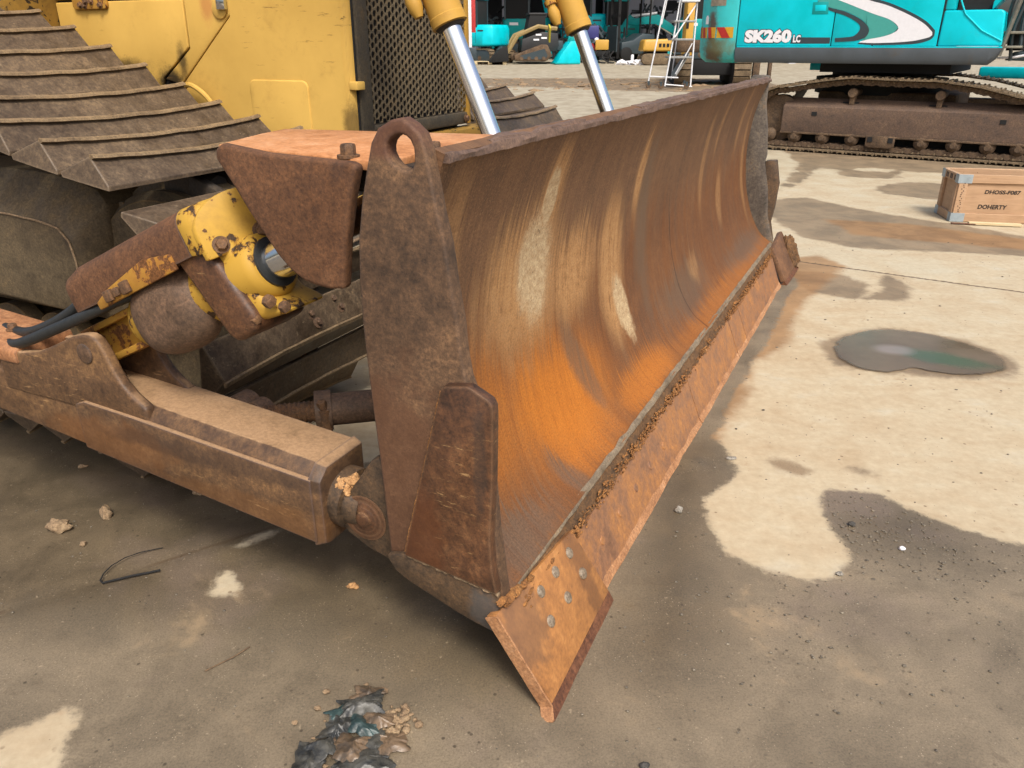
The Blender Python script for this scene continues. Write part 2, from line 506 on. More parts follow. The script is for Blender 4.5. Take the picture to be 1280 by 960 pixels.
def ground_material():
    t = NT('yard_concrete')
    o = t.coord()
    big = t.noise(o, .55, 5, .6, .3); med = t.noise(o, 3.1, 7, .65, .3); fine = t.noise(o, 26, 6, .7); grit = t.noise(o, 190, 3, .75)
    str_ = t.noise(t.coord(scale=(.6, 3.2, 1), rot=(0, 0, R(20))), 2.6, 6, .65, .5)
    dry = t.ramp(t.add(t.mul(t.add(med, -.5), 1.1), t.add(t.mul(t.add(str_, -.5), .5), .5)),
                 [(.10, C(188, 164, 130)), (.36, C(206, 186, 154)), (.58, C(214, 198, 168)), (.85, C(214, 206, 186))])
    pale = t.step(big, .56, .7, 0, .5)
    dry = t.mix(pale, dry, C(214, 206, 182))
    dry = t.mix(t.step(t.noise(o, 5.5, 7, .7, .8), .62, .74, 0, .45), dry, C(176, 140, 102))
    dry = t.mix(t.step(t.noise(o, 7.5, 8, .76, .4), .58, .72, 0, .45), dry, C(176, 152, 120))
    dry = t.mix(t.mul(t.step(t.vor(o, 17), .13, .07), t.step(t.noise(o, 4, 3), .46, .58, 0, .8)), dry, C(136, 112, 86))
    dry = t.mix(1., dry, t.ramp(fine, [(.3, (.86, .84, .8, 1)), (.7, (1.06, 1.06, 1.05, 1))]), 'MULTIPLY')
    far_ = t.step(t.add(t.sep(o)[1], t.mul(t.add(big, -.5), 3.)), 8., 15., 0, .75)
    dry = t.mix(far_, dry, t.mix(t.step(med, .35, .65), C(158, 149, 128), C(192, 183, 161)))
    spk = t.vor(o, 42)
    dry = t.mix(t.mul(t.step(spk, .10, .05), t.step(t.noise(o, 9, 3), .52, .62)), dry, C(120, 96, 72))
    wetc = t.ramp(t.add(t.mul(t.add(med, -.5), 1.3), t.add(t.mul(t.add(big, -.5), .8), .5)),
                  [(.1, C(100, 90, 74)), (.4, C(130, 117, 97)), (.62, C(150, 135, 112)), (.9, C(172, 151, 120))])
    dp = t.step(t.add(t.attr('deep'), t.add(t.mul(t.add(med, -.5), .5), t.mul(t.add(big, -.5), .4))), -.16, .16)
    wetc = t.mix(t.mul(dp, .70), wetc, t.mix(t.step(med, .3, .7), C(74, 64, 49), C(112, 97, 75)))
    purp = t.step(t.noise(o, 1.3, 4, .6), .52, .66, 0, .4)
    wetc = t.mix(purp, wetc, C(144, 127, 114))
    wetc = t.mix(1., wetc, t.ramp(grit, [(.28, (.66, .64, .62, 1)), (.5, (1, 1, 1, 1)), (.74, (1.30, 1.27, 1.2, 1))]), 'MULTIPLY')
    wetc = t.mix(t.step(t.noise(o, 60, 2, .5), .68, .76, 0, .5), wetc, C(196, 176, 146))
    wetc = t.mix(t.step(t.noise(o, 13, 7, .75, .5), .56, .70, 0, .5), wetc, C(108, 94, 76))
    wetc = t.mix(t.step(t.noise(o, 1.9, 7, .7, .5), .58, .72, 0, .6), wetc, C(190, 164, 128))
    wetc = t.mix(t.mul(t.step(t.vor(o, 95), .16, .08), t.step(t.noise(o, 7, 3), .48, .6, 0, .8)), wetc, C(206, 188, 160))
    wetc = t.mix(t.mul(t.step(t.vor(t.mapv(o, loc=(3, 1, 0)), 26), .15, .08), t.step(t.noise(o, 5, 3), .45, .58, 0, .75)), wetc, C(72, 62, 50))
    sedge = t.add(t.mul(t.add(fine, -.5), .085), t.mul(t.add(med, -.5), .12))
    w = t.step(t.add(t.attr('wet'), sedge), -.012, .022)
    d = t.step(t.add(t.attr('damp_shade'), t.mul(t.add(t.noise(o, 2.4, 8, .7, .4), -.5), .32)), -.02, .045)
    s = t.step(t.add(t.attr('stain'), t.mul(t.add(t.noise(o, 4.4, 7, .66), -.5), .22)), -.02, .08)
    damp_shade_col = t.mix(t.step(med, .35, .65), C(126, 108, 86), C(158, 134, 104))
    damp_shade_col = t.mix(1., damp_shade_col, t.ramp(grit, [(.28, (.75, .74, .72, 1)), (.5, (1, 1, 1, 1)), (.75, (1.15, 1.13, 1.1, 1))]), 'MULTIPLY')
    col = t.mix(t.mul(d, .85), dry, damp_shade_col)
    col = t.mix(t.mul(s, .8), col, t.mix(t.step(med, .4, .6), C(150, 112, 72), C(172, 130, 84)))
    col = t.mix(w, col, wetc)
    jn = t.mul(t.add(fine, -.5), .016)
    j1 = t.step(t.add(t.mth('ABSOLUTE', t.attr('joint1')), jn), .010, .018, .85, 0)
    j2 = t.mul(t.step(t.add(t.mth('ABSOLUTE', t.attr('joint2')), jn), .004, .010, .6, 0), t.mul(t.step(t.sep(o)[0], .1, -.3), t.step(t.noise(o, 3, 4), .40, .56)))
    j = t.mth('MAXIMUM', j1, j2)
    col = t.mix(j, col, C(100, 82, 64))
    pud = t.step(t.add(t.mul(med, .7), t.mul(big, .4)), .66, .74)
    rg = t.mix(w, t.mix(d, (.88,) * 3 + (1,), (.6,) * 3 + (1,)), t.mix(t.mth('MAXIMUM', pud, t.mul(dp, .8)), (.52,) * 3 + (1,), (.24,) * 3 + (1,)))
    h = t.add(t.mul(fine, .5), t.mul(grit, t.add(.2, t.mul(w, .1))))
    return t.out(col, rg, 0, h, .35, .006, .4)
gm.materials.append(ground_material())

# the puddle: a skin of standing water with green and pale reflections painted into its colour
def puddle():
    pts = [(1.68, 3.80), (1.735, 3.95), (1.82, 4.06), (2.007, 4.174), (2.162, 4.205), (2.346, 4.125), (2.489, 3.98), (2.561, 3.80), (2.54, 3.646), (2.439, 3.55), (2.258, 3.51), (2.102, 3.545), (2.03, 3.60), (1.95, 3.575), (1.85, 3.545), (1.76, 3.575), (1.69, 3.67)]
    n = len(pts); out = []
    P4 = [Vector((x, y, 0)) for x, y in pts]
    for i in range(n):
        a, b, c, d = P4[i - 1], P4[i], P4[(i + 1) % n], P4[(i + 2) % n]
        for k in range(8):
            q = k / 8
            p = .5 * ((2 * b) + (c - a) * q + (2 * a - 5 * b + 4 * c - d) * q * q + (3 * b - a - 3 * c + d) * q ** 3)
            p += Vector((mnoise.noise(p * 14), mnoise.noise(p * 14 + Vector((9, 0, 0))), 0)) * .012
            out.append((p.x, p.y, .0075))
    t = NT('puddle_water')
    o = t.coord()
    n1 = t.noise(o, 3, 6, .6); n2 = t.noise(o, 40, 4, .6)
    col = t.ramp(n1, [(.3, C(116, 103, 85)), (.7, C(140, 125, 105))])
    def blob(cx, cy, rx, ry, rot, lo, hi):
        v = t.mapv(t.mapv(o, loc=(-cx, -cy, 0)), rot=(0, 0, rot))
        v = t.mapv(v, scale=(1 / rx, 1 / ry, 0))
        L = t.n('ShaderNodeVectorMath', operation='LENGTH'); t.t.links.new(v, L.inputs[0])
        return t.step(t.add(L.outputs['Value'], t.mul(t.add(n1, -.5), .9)), 1., .3, lo, hi)
    col = t.mix(blob(2.24, 3.74, .30, .13, R(30), 0, .75), col, C(80, 112, 88))  # green mirror reflection, painted as water colour
    col = t.mix(blob(2.03, 3.86, .14, .10, 0, 0, .5), col, C(186, 176, 172))
    m = t.out(col, t.step(n1, .3, .7, .10, .22), 0, n2, .04, .002, .14)
    t.put(t.b.inputs['Alpha'], t.step(t.add(t.attr('film'), t.mul(t.add(t.noise(o, 22, 5, .7), -.5), .7)), .15, .70, 0, .88))
    N_ = len(out); cx, cy = 2.13, 3.82
    vs, fs, al = [], [], []
    for q, f in ((0., 1.), (.35, .95), (.75, .89), (1., .82), (1., .5)):
        for (x, y, z) in out: vs.append((cx + (x - cx) * f, cy + (y - cy) * f, z)); al.append(q)
    vs.append((cx, cy, .0075)); al.append(1.)
    for L in range(4):
        for k in range(N_): fs.append((L * N_ + k, L * N_ + (k + 1) % N_, (L + 1) * N_ + (k + 1) % N_, (L + 1) * N_ + k))
    for k in range(N_): fs.append((4 * N_ + k, 4 * N_ + (k + 1) % N_, 5 * N_))
    me = bpy.data.meshes.new('puddle'); me.from_pydata(vs, [], fs); me.materials.append(m)
    at_ = me.attributes.new('film', 'FLOAT', 'POINT'); at_.data.foreach_set('value', np.array(al, np.float32))
    ob = bpy.data.objects.new('puddle', me); COL.objects.link(ob); ob['kind'] = 'structure'
puddle()

# ------------------------------------------------------------------ shared materials
RUST4 = [C(52, 38, 32), C(92, 66, 52), C(124, 88, 68), C(150, 108, 80)]
M = {}
M['plate'] = rust('weathered_plate', [C(70, 53, 39), C(104, 78, 56), C(126, 95, 68), C(152, 116, 82)], 2.6, rough=.74, grain=210, scratch=C(186, 156, 118), scratch_amt=.28, pits=.5, sdens=.66, edge=C(78, 72, 70),
                  zones=((C(118, 76, 48), (-.40, .05, .55), (.16, 1, .3), .55), (C(112, 64, 46), (-.42, .05, 1.33), (.12, 1, .06), .5)))
M['plate_grey'] = rust('burnished_far_plate', [C(74, 68, 62), C(104, 96, 88), C(126, 116, 104), C(150, 122, 88)], 3., rough=.6, grain=150, scratch=C(196, 180, 160), scratch_amt=.4)
M['guard'] = rust('rubbed_guard_plate', [C(58, 40, 28), C(90, 60, 40), C(112, 74, 46), C(138, 96, 60)], 3.4, rough=.56, grain=190, bstr=.2, scratch=C(206, 164, 110), scratch_amt=.85, scratch_stretch=(2, 2, 14), sdens=.585, edge=C(140, 106, 76),
                  zones=((C(116, 66, 34), (-.36, .02, .42), (.08, 1, .16), .6), (C(66, 54, 46), (-.19, .02, .66), (.02, 1, .16), .5)))
M['strip'] = rust('scuffed_shoe_strip', [C(56, 46, 37), C(90, 72, 54), C(112, 86, 60), C(146, 110, 72)], 5., rough=.55, grain=180, scratch=C(196, 160, 116), scratch_amt=.6, sdens=.6, zones=((C(92, 90, 88), (-.19, .03, .25), (.05, 1, .07), .7),))
M['arm'] = rust('push_arm_steel', [C(70, 50, 35), C(98, 72, 49), C(122, 90, 59), C(152, 114, 72)], 2.6, stretch=(.7, 1, 2.2), rough=.6, grain=150, bstr=.25, scratch=C(196, 154, 104), scratch_amt=.75, scratch_stretch=(2, 14, 14), sdens=.58, edge=C(104, 88, 84),
                gc=.7, dust=C(206, 166, 124), dust_amt=.85, zones=((C(156, 102, 52), (-1.45, .04, .42), (.30, 1, .08), .45), (C(146, 98, 52), (-.95, .04, .33), (.35, 1, .06), .35), (C(60, 44, 34), (-1.0, .04, .46), (.5, 1, .035), .5)))
M['brown'] = rust('red_rust', [C(74, 47, 29), C(106, 70, 43), C(124, 84, 54), C(142, 100, 68)], 4, rough=.85, grain=190, bstr=.45, pits=.3, edge=C(112, 98, 90))
M['orange'] = rust('orange_primer_top', [C(170, 110, 64), C(206, 140, 86), C(224, 160, 108), C(230, 176, 130)], 3.5, rough=.7, grain=140, pits=.1, bstr=.15, gc=.35)
M['cover'] = rust('worn_salmon_cover', [C(120, 80, 54), C(166, 112, 72), C(196, 138, 92), C(212, 158, 112)], 3.5, rough=.7, grain=140, gc=.6, edge=C(110, 84, 66))
M['dark'] = rust('dark_greasy_steel', [C(30, 26, 22), C(50, 42, 34), C(70, 58, 44), C(92, 74, 54)], 5, rough=.7, grain=160)
M['black'] = plain('black_void_paint', C(22, 20, 18), .8)
M['shoe'] = rust('track_shoe_steel', [C(64, 51, 38), C(95, 78, 60), C(116, 97, 75), C(146, 122, 92)], 2.6, stretch=(1, .5, 1), rough=.55, grain=150, bstr=.3, scratch=C(186, 164, 130), scratch_amt=.8, scratch_stretch=(9, 5, 9), vary=True, sdens=.6, pits=.4, edge=C(150, 130, 104))
M['frame'] = rust('mud_filmed_track_frame', [C(74, 60, 42), C(100, 85, 61), C(116, 99, 72), C(134, 112, 78)], 2.6, rough=.75, grain=190, bstr=.2, pits=.25, edge=C(150, 118, 72))
M['yellow'] = paint('yellow_machine_paint', C(232, 188, 96, 1.38), chip=C(120, 84, 50), chip_amt=.12, dirt=C(150, 116, 60), dirt_amt=.22, rough=.62, scale=4)
M['yellow_hood'] = paint('yellow_hood_paint', C(232, 188, 96, 1.38), chip=C(96, 66, 40), chip_amt=.10, dirt=C(176, 136, 68), dirt_amt=.25, rough=.62, scale=4, scuff=C(128, 92, 50),
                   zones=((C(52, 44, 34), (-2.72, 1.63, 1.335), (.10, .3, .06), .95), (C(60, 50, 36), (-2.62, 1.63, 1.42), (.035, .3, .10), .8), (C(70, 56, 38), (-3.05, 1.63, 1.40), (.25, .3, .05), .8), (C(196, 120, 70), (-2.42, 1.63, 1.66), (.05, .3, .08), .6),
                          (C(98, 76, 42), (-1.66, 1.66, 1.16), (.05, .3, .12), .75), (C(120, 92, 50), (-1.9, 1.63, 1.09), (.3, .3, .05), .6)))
M['yellow_worn'] = paint('flaking_yellow_paint', C(212, 168, 68, 1.42), chip=C(88, 68, 48), chip_amt=.64, dirt=C(140, 104, 54), dirt_amt=.4, rough=.5, scale=9, under=C(170, 122, 50))
M['yellow_barrel'] = paint('lift_cylinder_paint', C(206, 160, 72, 1.42), chip=C(110, 80, 50), chip_amt=.2, dirt=C(150, 112, 60), dirt_amt=.35, rough=.5, scale=7)
M['yellow_rust'] = paint('yellow_going_to_rust', C(206, 156, 66), chip=C(140, 94, 56), chip_amt=.75, dirt=C(160, 104, 50), dirt_amt=.6, rough=.6, scale=11, under=C(184, 124, 56))
M['yellow_dirty'] = paint('grimy_yellow_paint', C(170, 132, 58), chip=C(60, 48, 36), chip_amt=.7, dirt=C(70, 56, 38), dirt_amt=.9, rough=.6, scale=6)
M['cast'] = rust('rusted_cylinder_casting', [C(78, 60, 45), C(106, 82, 62), C(124, 96, 74), C(142, 108, 78)], 5, rough=.7, grain=190, bstr=.35, scratch=C(170, 146, 120), scratch_amt=.5)
M['chrome'] = plain('polished_chrome', (.90, .91, .93, 1), .20, 1., .03, 6, .01)
M['chrome2'] = plain('oily_chrome', (.62, .65, .68, 1), .14, 1., .08, 9, .02)
M['hose'] = plain('rubber_hose', C(46, 48, 48), .5, 0, .2, 60, .3)
M['grille'] = rust('dusty_grille_steel', [C(84, 72, 54), C(112, 97, 73), C(128, 112, 84), C(146, 122, 86)], 4, rough=.7, grain=180)
M['grille_frame'] = rust('dusty_frame_steel', [C(56, 50, 42), C(78, 69, 54), C(90, 79, 60), C(112, 90, 58)], 5, rough=.7, grain=160)
M['bolt'] = rust('rusty_bolt_head', [C(70, 52, 38), C(112, 82, 56), C(136, 98, 64), C(160, 120, 80)], 14, rough=.75, grain=200, vary=True)
M['bolt_worn'] = rust('ground_off_bolt_head', [C(100, 80, 58), C(146, 128, 106), C(172, 158, 138), C(140, 112, 80)], 60, rough=.5, grain=200, vary=True)
M['mud'] = rust('caked_orange_mud', [C(104, 68, 34), C(148, 98, 50), C(176, 122, 66), C(198, 148, 92)], 14, rough=.95, grain=260, bstr=.6)
M['mud_dark'] = rust('dark_packed_mud', [C(70, 52, 34), C(104, 76, 48), C(130, 94, 58), C(156, 116, 72)], 20, rough=.95, grain=160, bstr=.7)
M['clay'] = rust('dried_clay', [C(164, 116, 70), C(202, 152, 98), C(218, 170, 116), C(228, 186, 136)], 20, rough=.95, grain=200, bstr=.5)
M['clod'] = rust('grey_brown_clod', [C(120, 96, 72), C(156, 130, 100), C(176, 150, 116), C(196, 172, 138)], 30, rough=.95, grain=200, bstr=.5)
M['edge'] = rust('cutting_edge_steel', [C(124, 88, 66), C(160, 116, 86), C(190, 132, 82), C(214, 148, 80)], 2.2, rough=.5, grain=170, bstr=.22, scratch=C(206, 168, 130), scratch_amt=.6, scratch_stretch=(16, 3, 16), vary=True, gc=.4)
M['bit'] = rust('corner_bit_steel', [C(136, 94, 60), C(178, 122, 72), C(200, 138, 78), C(214, 156, 94)], 3.4, stretch=(1, 1.6, .7), rough=.55, grain=190, bstr=.2, scratch=C(210, 164, 116), scratch_amt=.35, pits=.08, gc=.3, contrast=.8,
                zones=((C(122, 92, 70), (-.12, .10, .2), (.2, .10, .12), .6), (C(112, 78, 56), (-.10, .42, .18), (.2, .05, .2), .5)))
M['bit_far'] = rust('far_bit_steel', [C(84, 58, 40), C(122, 86, 58), C(146, 104, 70), C(164, 122, 84)], 5, rough=.7, grain=150)
M['bit_edge'] = rust('dark_ground_bevel', [C(80, 52, 36), C(110, 70, 48), C(132, 86, 58), C(150, 98, 66)], 5, stretch=(1, .6, 1), rough=.45, grain=180)
M['bit_side'] = rust('pale_burred_edge', [C(152, 106, 72), C(190, 136, 92), C(208, 154, 108), C(220, 172, 130)], 8, rough=.7, grain=200)
M['lip'] = rust('chipped_top_lip', [C(84, 66, 56), C(112, 88, 74), C(130, 104, 88), C(150, 120, 98)], 6, rough=.75, grain=200)
M['lipgrey'] = rust('ground_grey_lip', [C(104, 90, 72), C(136, 120, 98), C(160, 144, 120), C(176, 142, 98)], 9, rough=.55, grain=200)

# mouldboard: 'ms' holds metres along the blade and metres down the curve
def mouldboard_material():
    t = NT('mouldboard_rust')
    ms = t.attr('ms', 'Vector')
    x, s, _ = t.sep(ms)
    # wear follows the roll of the soil: long streaks down the curve, leaning a little
    lean = t.comb(t.add(x, t.mul(s, .14)), s, 0.)
    st1 = t.noise(t.mapv(lean, (14, 1.1, 1)), 1.3, 9, .68, .4)
    st2 = t.noise(t.mapv(lean, (60, 2.6, 1)), 1.2, 8, .74, .2)
    st3 = t.noise(t.mapv(lean, (170, 8, 1)), 1., 5, .75)
    blot = t.noise(ms, 3.2, 8, .68, .6)
    fine = t.noise(ms, 150, 4, .75)
    mid = t.noise(ms, 30, 7, .72)
    c = lambda v: t.add(v, -.5)
    def blob(cx, cs, rx, rs, soft=.35, wob=.7, tilt=0., stk=.34):
        dx = t.mul(t.add(t.add(x, -cx), t.mul(t.add(s, -cs), tilt)), 1 / rx)
        ds = t.mul(t.add(t.add(s, -cs), t.mul(c(st2), stk)), 1 / rs)
        r = t.mth('SQRT', t.add(t.mul(dx, dx), t.mul(ds, ds)))
        nn = t.add(t.mul(c(mid), .9), t.add(t.mul(c(st1), .8 if stk > .1 else .2), t.mul(c(blot), 1.1)))
        return t.step(t.add(r, t.mul(nn, wob)), 1 + soft * .5, 1 - soft)
    base = t.ramp(t.add(t.mul(c(st1), .5), t.add(t.mul(c(st2), .5), t.add(t.mul(c(st3), .35), t.add(t.mul(c(mid), .5), t.add(t.mul(c(blot), .55), .5))))),
                  [(.10, C(78, 58, 44)), (.34, C(108, 80, 58)), (.52, C(128, 94, 66)), (.70, C(148, 110, 77)), (.92, C(180, 142, 102))])
    low = t.step(t.add(s, t.mul(c(st1), .5)), .30, .60)
    red = t.ramp(t.add(t.mul(st2, .4), t.add(t.mul(mid, .3), t.mul(blot, .3))), [(.28, C(88, 54, 29)), (.48, C(122, 76, 40)), (.64, C(146, 94, 48)), (.82, C(168, 116, 68))])
    base = t.mix(t.mul(low, t.step(st1, .34, .62, .35, .9)), base, red)
    org = t.ramp(t.add(t.mul(st2, .5), t.add(t.mul(mid, .3), t.mul(st3, .2))), [(.28, C(160, 94, 30)), (.46, C(200, 119, 35)), (.62, C(218, 135, 44)), (.82, C(228, 156, 76))])
    o1 = t.mth('MAXIMUM', blob(.80, .86, .40, .25, .7, .7, -.3), t.mth('MAXIMUM', t.mul(blob(1.42, 1.04, .36, .09, .6, .8), .7), t.mul(blob(.40, .76, .20, .22, .7, .8), .6)))
    o2 = blob(2.9, 1.08, 1.4, .085, .6, .8)
    base = t.mix(t.mul(o1, .95), base, org)
    base = t.mix(t.mul(o2, .38), base, org)
    g1 = t.mth('MAXIMUM', blob(1.0, .80, .075, .20, .5, .8, -.35), t.mth('MAXIMUM', blob(2.3, .90, .45, .13, .6, .9), blob(.30, 1.06, .22, .09, .5, .8)))
    g1 = t.mth('MAXIMUM', g1, t.mth('MAXIMUM', blob(3.6, 1.0, .5, .08, .5, .8), blob(1.80, .50, .10, .40, .6, .8)))
    g1 = t.mth('MAXIMUM', g1, blob(.62, 1.05, .05, .14, .5, .8, -.3))
    base = t.mix(t.mul(g1, t.step(st2, .3, .62, .35, .85)), base, t.mix(st3, C(92, 72, 56), C(134, 110, 88)))
    tan = t.mth('MAXIMUM', blob(.68, .44, .30, .23, .6, .9, 0., .5), t.mth('MAXIMUM', blob(1.06, .50, .22, .17, .6, 1., 0., .5), blob(1.42, .58, .14, .30, .5, .9)))
    tan = t.mth('MAXIMUM', tan, t.mth('MAXIMUM', blob(.80, .20, .09, .16, .6, .9, 0., .2), blob(1.70, .28, .05, .20, .5, .9)))
    for (cx, cs, rx, rs) in ((2.85, .40, .05, .26), (3.3, .60, .07, .16), (2.55, .85, .09, .08), (3.7, .22, .045, .24), (3.98, .50, .05, .36), (3.1, .22, .035, .18), (.20, .28, .07, .24)):
        tan = t.mth('MAXIMUM', tan, t.mul(blob(cx, cs, rx, rs, .5, 1.0), .5))
    tanc = t.ramp(t.add(t.mul(mid, .5), t.mul(st2, .5)), [(.3, C(158, 110, 64)), (.5, C(194, 147, 95)), (.72, C(214, 172, 122))])
    base = t.mix(t.mul(tan, t.step(t.add(t.mul(st2, .6), t.mul(mid, .4)), .34, .52, .38, .97)), base, tanc)
    pale = t.mth('MAXIMUM', blob(.735, .415, .125, .165, .34, .85, 0., .08), t.mth('MAXIMUM', blob(1.50, .76, .070, .15, .30, .75, -.18, .08), blob(.79, .21, .045, .09, .2, .8, 0., .05)))
    palec = t.mix(t.step(t.noise(ms, 44, 7, .72), .3, .72), C(184, 152, 112), C(228, 204, 162))
    palec = t.mix(t.mul(t.step(t.noise(ms, 24, 8, .8, 1.2), .60, .63), .8), palec, C(92, 80, 66))
    base = t.mix(pale, base, palec)
    base = t.mix(t.step(st3, .64, .72, 0, .25), base, C(190, 156, 114))
    base = t.mix(t.step(t.noise(t.mapv(lean, (110, 4, 1)), 1.3, 6, .75), .60, .68, 0, .5), base, C(54, 40, 32))
    flecks = t.mul(t.step(fine, .60, .68), t.step(s, .42, .1))
    base = t.mix(t.mul(flecks, .7), base, C(172, 142, 106))
    sx = t.add(x, t.mul(t.mul(t.add(s, -.8), t.add(s, -.8)), .12))
    seam = t.mul(t.step(t.mth('ABSOLUTE', t.add(t.add(sx, -2.25), t.mul(c(mid), .012))), .006, .003), t.step(s, .4, .55))
    base = t.mix(t.mul(seam, .7), base, C(48, 36, 30))
    base = t.mix(1., base, t.ramp(fine, [(.3, (.62, .60, .58, 1)), (.5, (1, 1, 1, 1)), (.72, (1.34, 1.3, 1.24, 1))]), 'MULTIPLY')
    h = t.add(t.mul(fine, .4), t.add(t.mul(st2, .7), t.add(t.mul(mid, .4), t.mul(pale, .8))))
    rg = t.mix(pale, t.mix(g1, (.72,) * 3 + (1,), (.55,) * 3 + (1,)), (.95,) * 3 + (1,))
    return t.out(base, rg, 0, h, .35, .006, .35)
M['mould'] = mouldboard_material()

# ------------------------------------------------------------------ bulldozer.  Local axes: x forward, y across the blade (0 = near end), z up
dozer = thing('bulldozer', 'yellow crawler bulldozer with a wide rusty blade, in the foreground', 'bulldozer', (.0906, 1.3832, 0), R(-25.714))
def side(u, v, w): return (u, w, v)          # outline in (forward, up), depth across the blade
def prism_side(poly, a0, a1): return G().prism(poly, side, a0, a1)

def holed_plate(outer, hole, a0, a1):
    bm = bmesh.new()
    es = []
    for loop in (outer, hole):
        vs = [bm.verts.new(side(u, v, a0)) for u, v in loop]
        es += [bm.edges.new((vs[i], vs[(i + 1) % len(vs)])) for i in range(len(vs))]
    bmesh.ops.triangle_fill(bm, use_beauty=True, use_dissolve=False, edges=es)
    r = bmesh.ops.extrude_face_region(bm, geom=list(bm.faces))
    for v in r['geom']:
        if isinstance(v, bmesh.types.BMVert): v.co.y = a1
    bmesh.ops.recalc_face_normals(bm, faces=bm.faces)
    bm.verts.index_update()
    g = G(); g.add([v.co[:] for v in bm.verts], [[v.index for v in f.verts] for f in bm.faces])
    bm.free()
    return g

# --- blade: the mouldboard is the part; plates, edges and bits are its pieces
PROF = [(-.290, 1.300), (-.345, 1.15), (-.375, 1.0), (-.385, .84), (-.365, .64), (-.31, .46), (-.235, .335), (-.150, .272)]
pf = catmull([(b, 0, z) for b, z in PROF], 48)
A0, A1, NA = .088, 4.14, 130
def mould():
    g = G(); arcs = [0.]
    for i in range(1, len(pf)): arcs.append(arcs[-1] + (pf[i] - pf[i - 1]).length)
    front, back = [], []
    for i, p in enumerate(pf):
        tn = (pf[min(i + 1, 48)] - pf[max(i - 1, 0)]).normalized()
        nm = Vector((-tn.z, 0, tn.x))                 # forward normal
        if nm.x < 0: nm = -nm
        for j in range(NA + 1):
            a = A0 + (A1 - A0) * j / NA
            d = .006 * mnoise.noise(Vector((a * 1.1, arcs[i] * 1.6, 3))) + .0025 * mnoise.noise(Vector((a * 4, arcs[i] * 4, 9)))
            front.append((p.x + nm.x * d, a, p.z + nm.z * d)); back.append((p.x - nm.x * .028, a, p.z - nm.z * .028))
    W = NA + 1; H = len(pf); o = W * H; fs = []
    for i in range(H - 1):
        for j in range(NA):
            q = i * W + j
            fs.append((q, q + W, q + W + 1, q + 1)); fs.append((o + q, o + q + 1, o + q + W + 1, o + q + W))
    for j in range(NA):
        fs.append((j, j + 1, o + j + 1, o + j)); q = (H - 1) * W + j; fs.append((q, o + q, o + q + 1, q + 1))
    for i in range(H - 1):
        q = i * W; fs.append((q, o + q, o + q + W, q + W)); q += NA; fs.append((q, q + W, o + q + W, o + q))
    g.add(front + back, fs)
    ob = g.link('blade', M['mould'], dozer, angle=50)
    at = ob.data.attributes.new('ms', 'FLOAT_VECTOR', 'POINT')
    ms = np.zeros((2 * o, 3), np.float32)
    for k in range(2 * o):
        q = k % o; ms[k] = (A0 + (A1 - A0) * (q % W) / NA, arcs[q // W], 0)
    at.data.foreach_set('vector', ms.ravel())
    return ob
blade = mould()

def strip_along(name, mat, sect, a0, a1, n, jit, parent=None, jz=1., jb=1., sc=9., seed=0.):
    """bar along the blade with an uneven, knocked-about section"""
    g = G(); rings = []
    for j in range(n + 1):
        a = a0 + (a1 - a0) * j / n
        ring = []
        for k, (b, z) in enumerate(sect):
            p = Vector((a * sc, k * 1.7, seed))
            ring.append((b + jit * jb * mnoise.noise(p), a, z + jit * jz * (mnoise.noise(p + Vector((0, 40, 0))) + .5 * mnoise.noise(p * 3.3))))
        rings.append(ring)
    g.loft(rings)
    return g.link(name, mat, parent, angle=40)
lip = strip_along('top_lip', M['lip'], [(-.282, 1.283), (-.282, 1.295), (-.288, 1.301), (-.318, 1.302), (-.328, 1.294), (-.326, 1.280)], .09, 4.15, 300, .0045, blade)
# the raised length of capping bar on the far half
strip_along('capping_bar', M['lip'], [(-.286, 1.296), (-.290, 1.308), (-.326, 1.311), (-.330, 1.296)], 1.40, 4.12, 160, .004, blade, seed=5)
strip_along('capping_bar', M['lip'], [(-.290, 1.296), (-.296, 1.307), (-.326, 1.309), (-.330, 1.296)], .30, .88, 50, .005, blade, seed=9)
# back of the blade: box rail and stiffener (seen through gaps)
G().box((-.47, .12, 1.18), (-.335, 4.12, 1.262)).link('back_rail', M['dark'], blade, bevel=.012)
G().box((-.52, .14, .30), (-.40, 4.1, .62)).link('back_rail', M['dark'], blade, bevel=.012)
for a in (1.0, 1.95, 3.0):
    prism_side([(-.50, .5), (-.40, .5), (-.40, 1.2), (-.46, 1.2)], a, a + .04).link('back_rib', M['dark'], blade)

EP = [(-.366, 1.369), (-.390, 1.364), (-.420, 1.348), (-.440, 1.319), (-.455, 1.269), (-.473, 1.203), (-.490, 1.117), (-.496, 1.028), (-.497, .917), (-.492, .801),
      (-.485, .679), (-.478, .573), (-.473, .461), (-.467, .321), (-.445, .270), (-.30, .232), (-.175, .19), (-.145, .262), (-.170, .463), (-.180, .60), (-.205, .76),
      (-.235, .837), (-.245, .891), (-.251, .964), (-.264, 1.04), (-.275, 1.127), (-.289, 1.185), (-.297, 1.229), (-.304, 1.267), (-.311, 1.308), (-.324, 1.341), (-.345, 1.358)]
HOLE = [(-.403, 1.312), (-.399, 1.322), (-.391, 1.330), (-.380, 1.336), (-.368, 1.338), (-.356, 1.335), (-.347, 1.328), (-.340, 1.314), (-.339, 1.298), (-.340, 1.283), (-.348, 1.270), (-.36, 1.269), (-.371, 1.271), (-.386, 1.277), (-.397, 1.288), (-.403, 1.300)]
ep = holed_plate(EP, HOLE, .05, .092).link('end_plate', M['plate'], blade, bevel=.007, seg=3, angle=45)
GUARD = [(-.284, .812), (-.276, .827), (-.214, .838), (-.164, .814), (-.156, .800), (-.155, .775), (-.158, .624), (-.167, .463), (-.162, .379), (-.150, .318), (-.403, .350), (-.400, .375)]
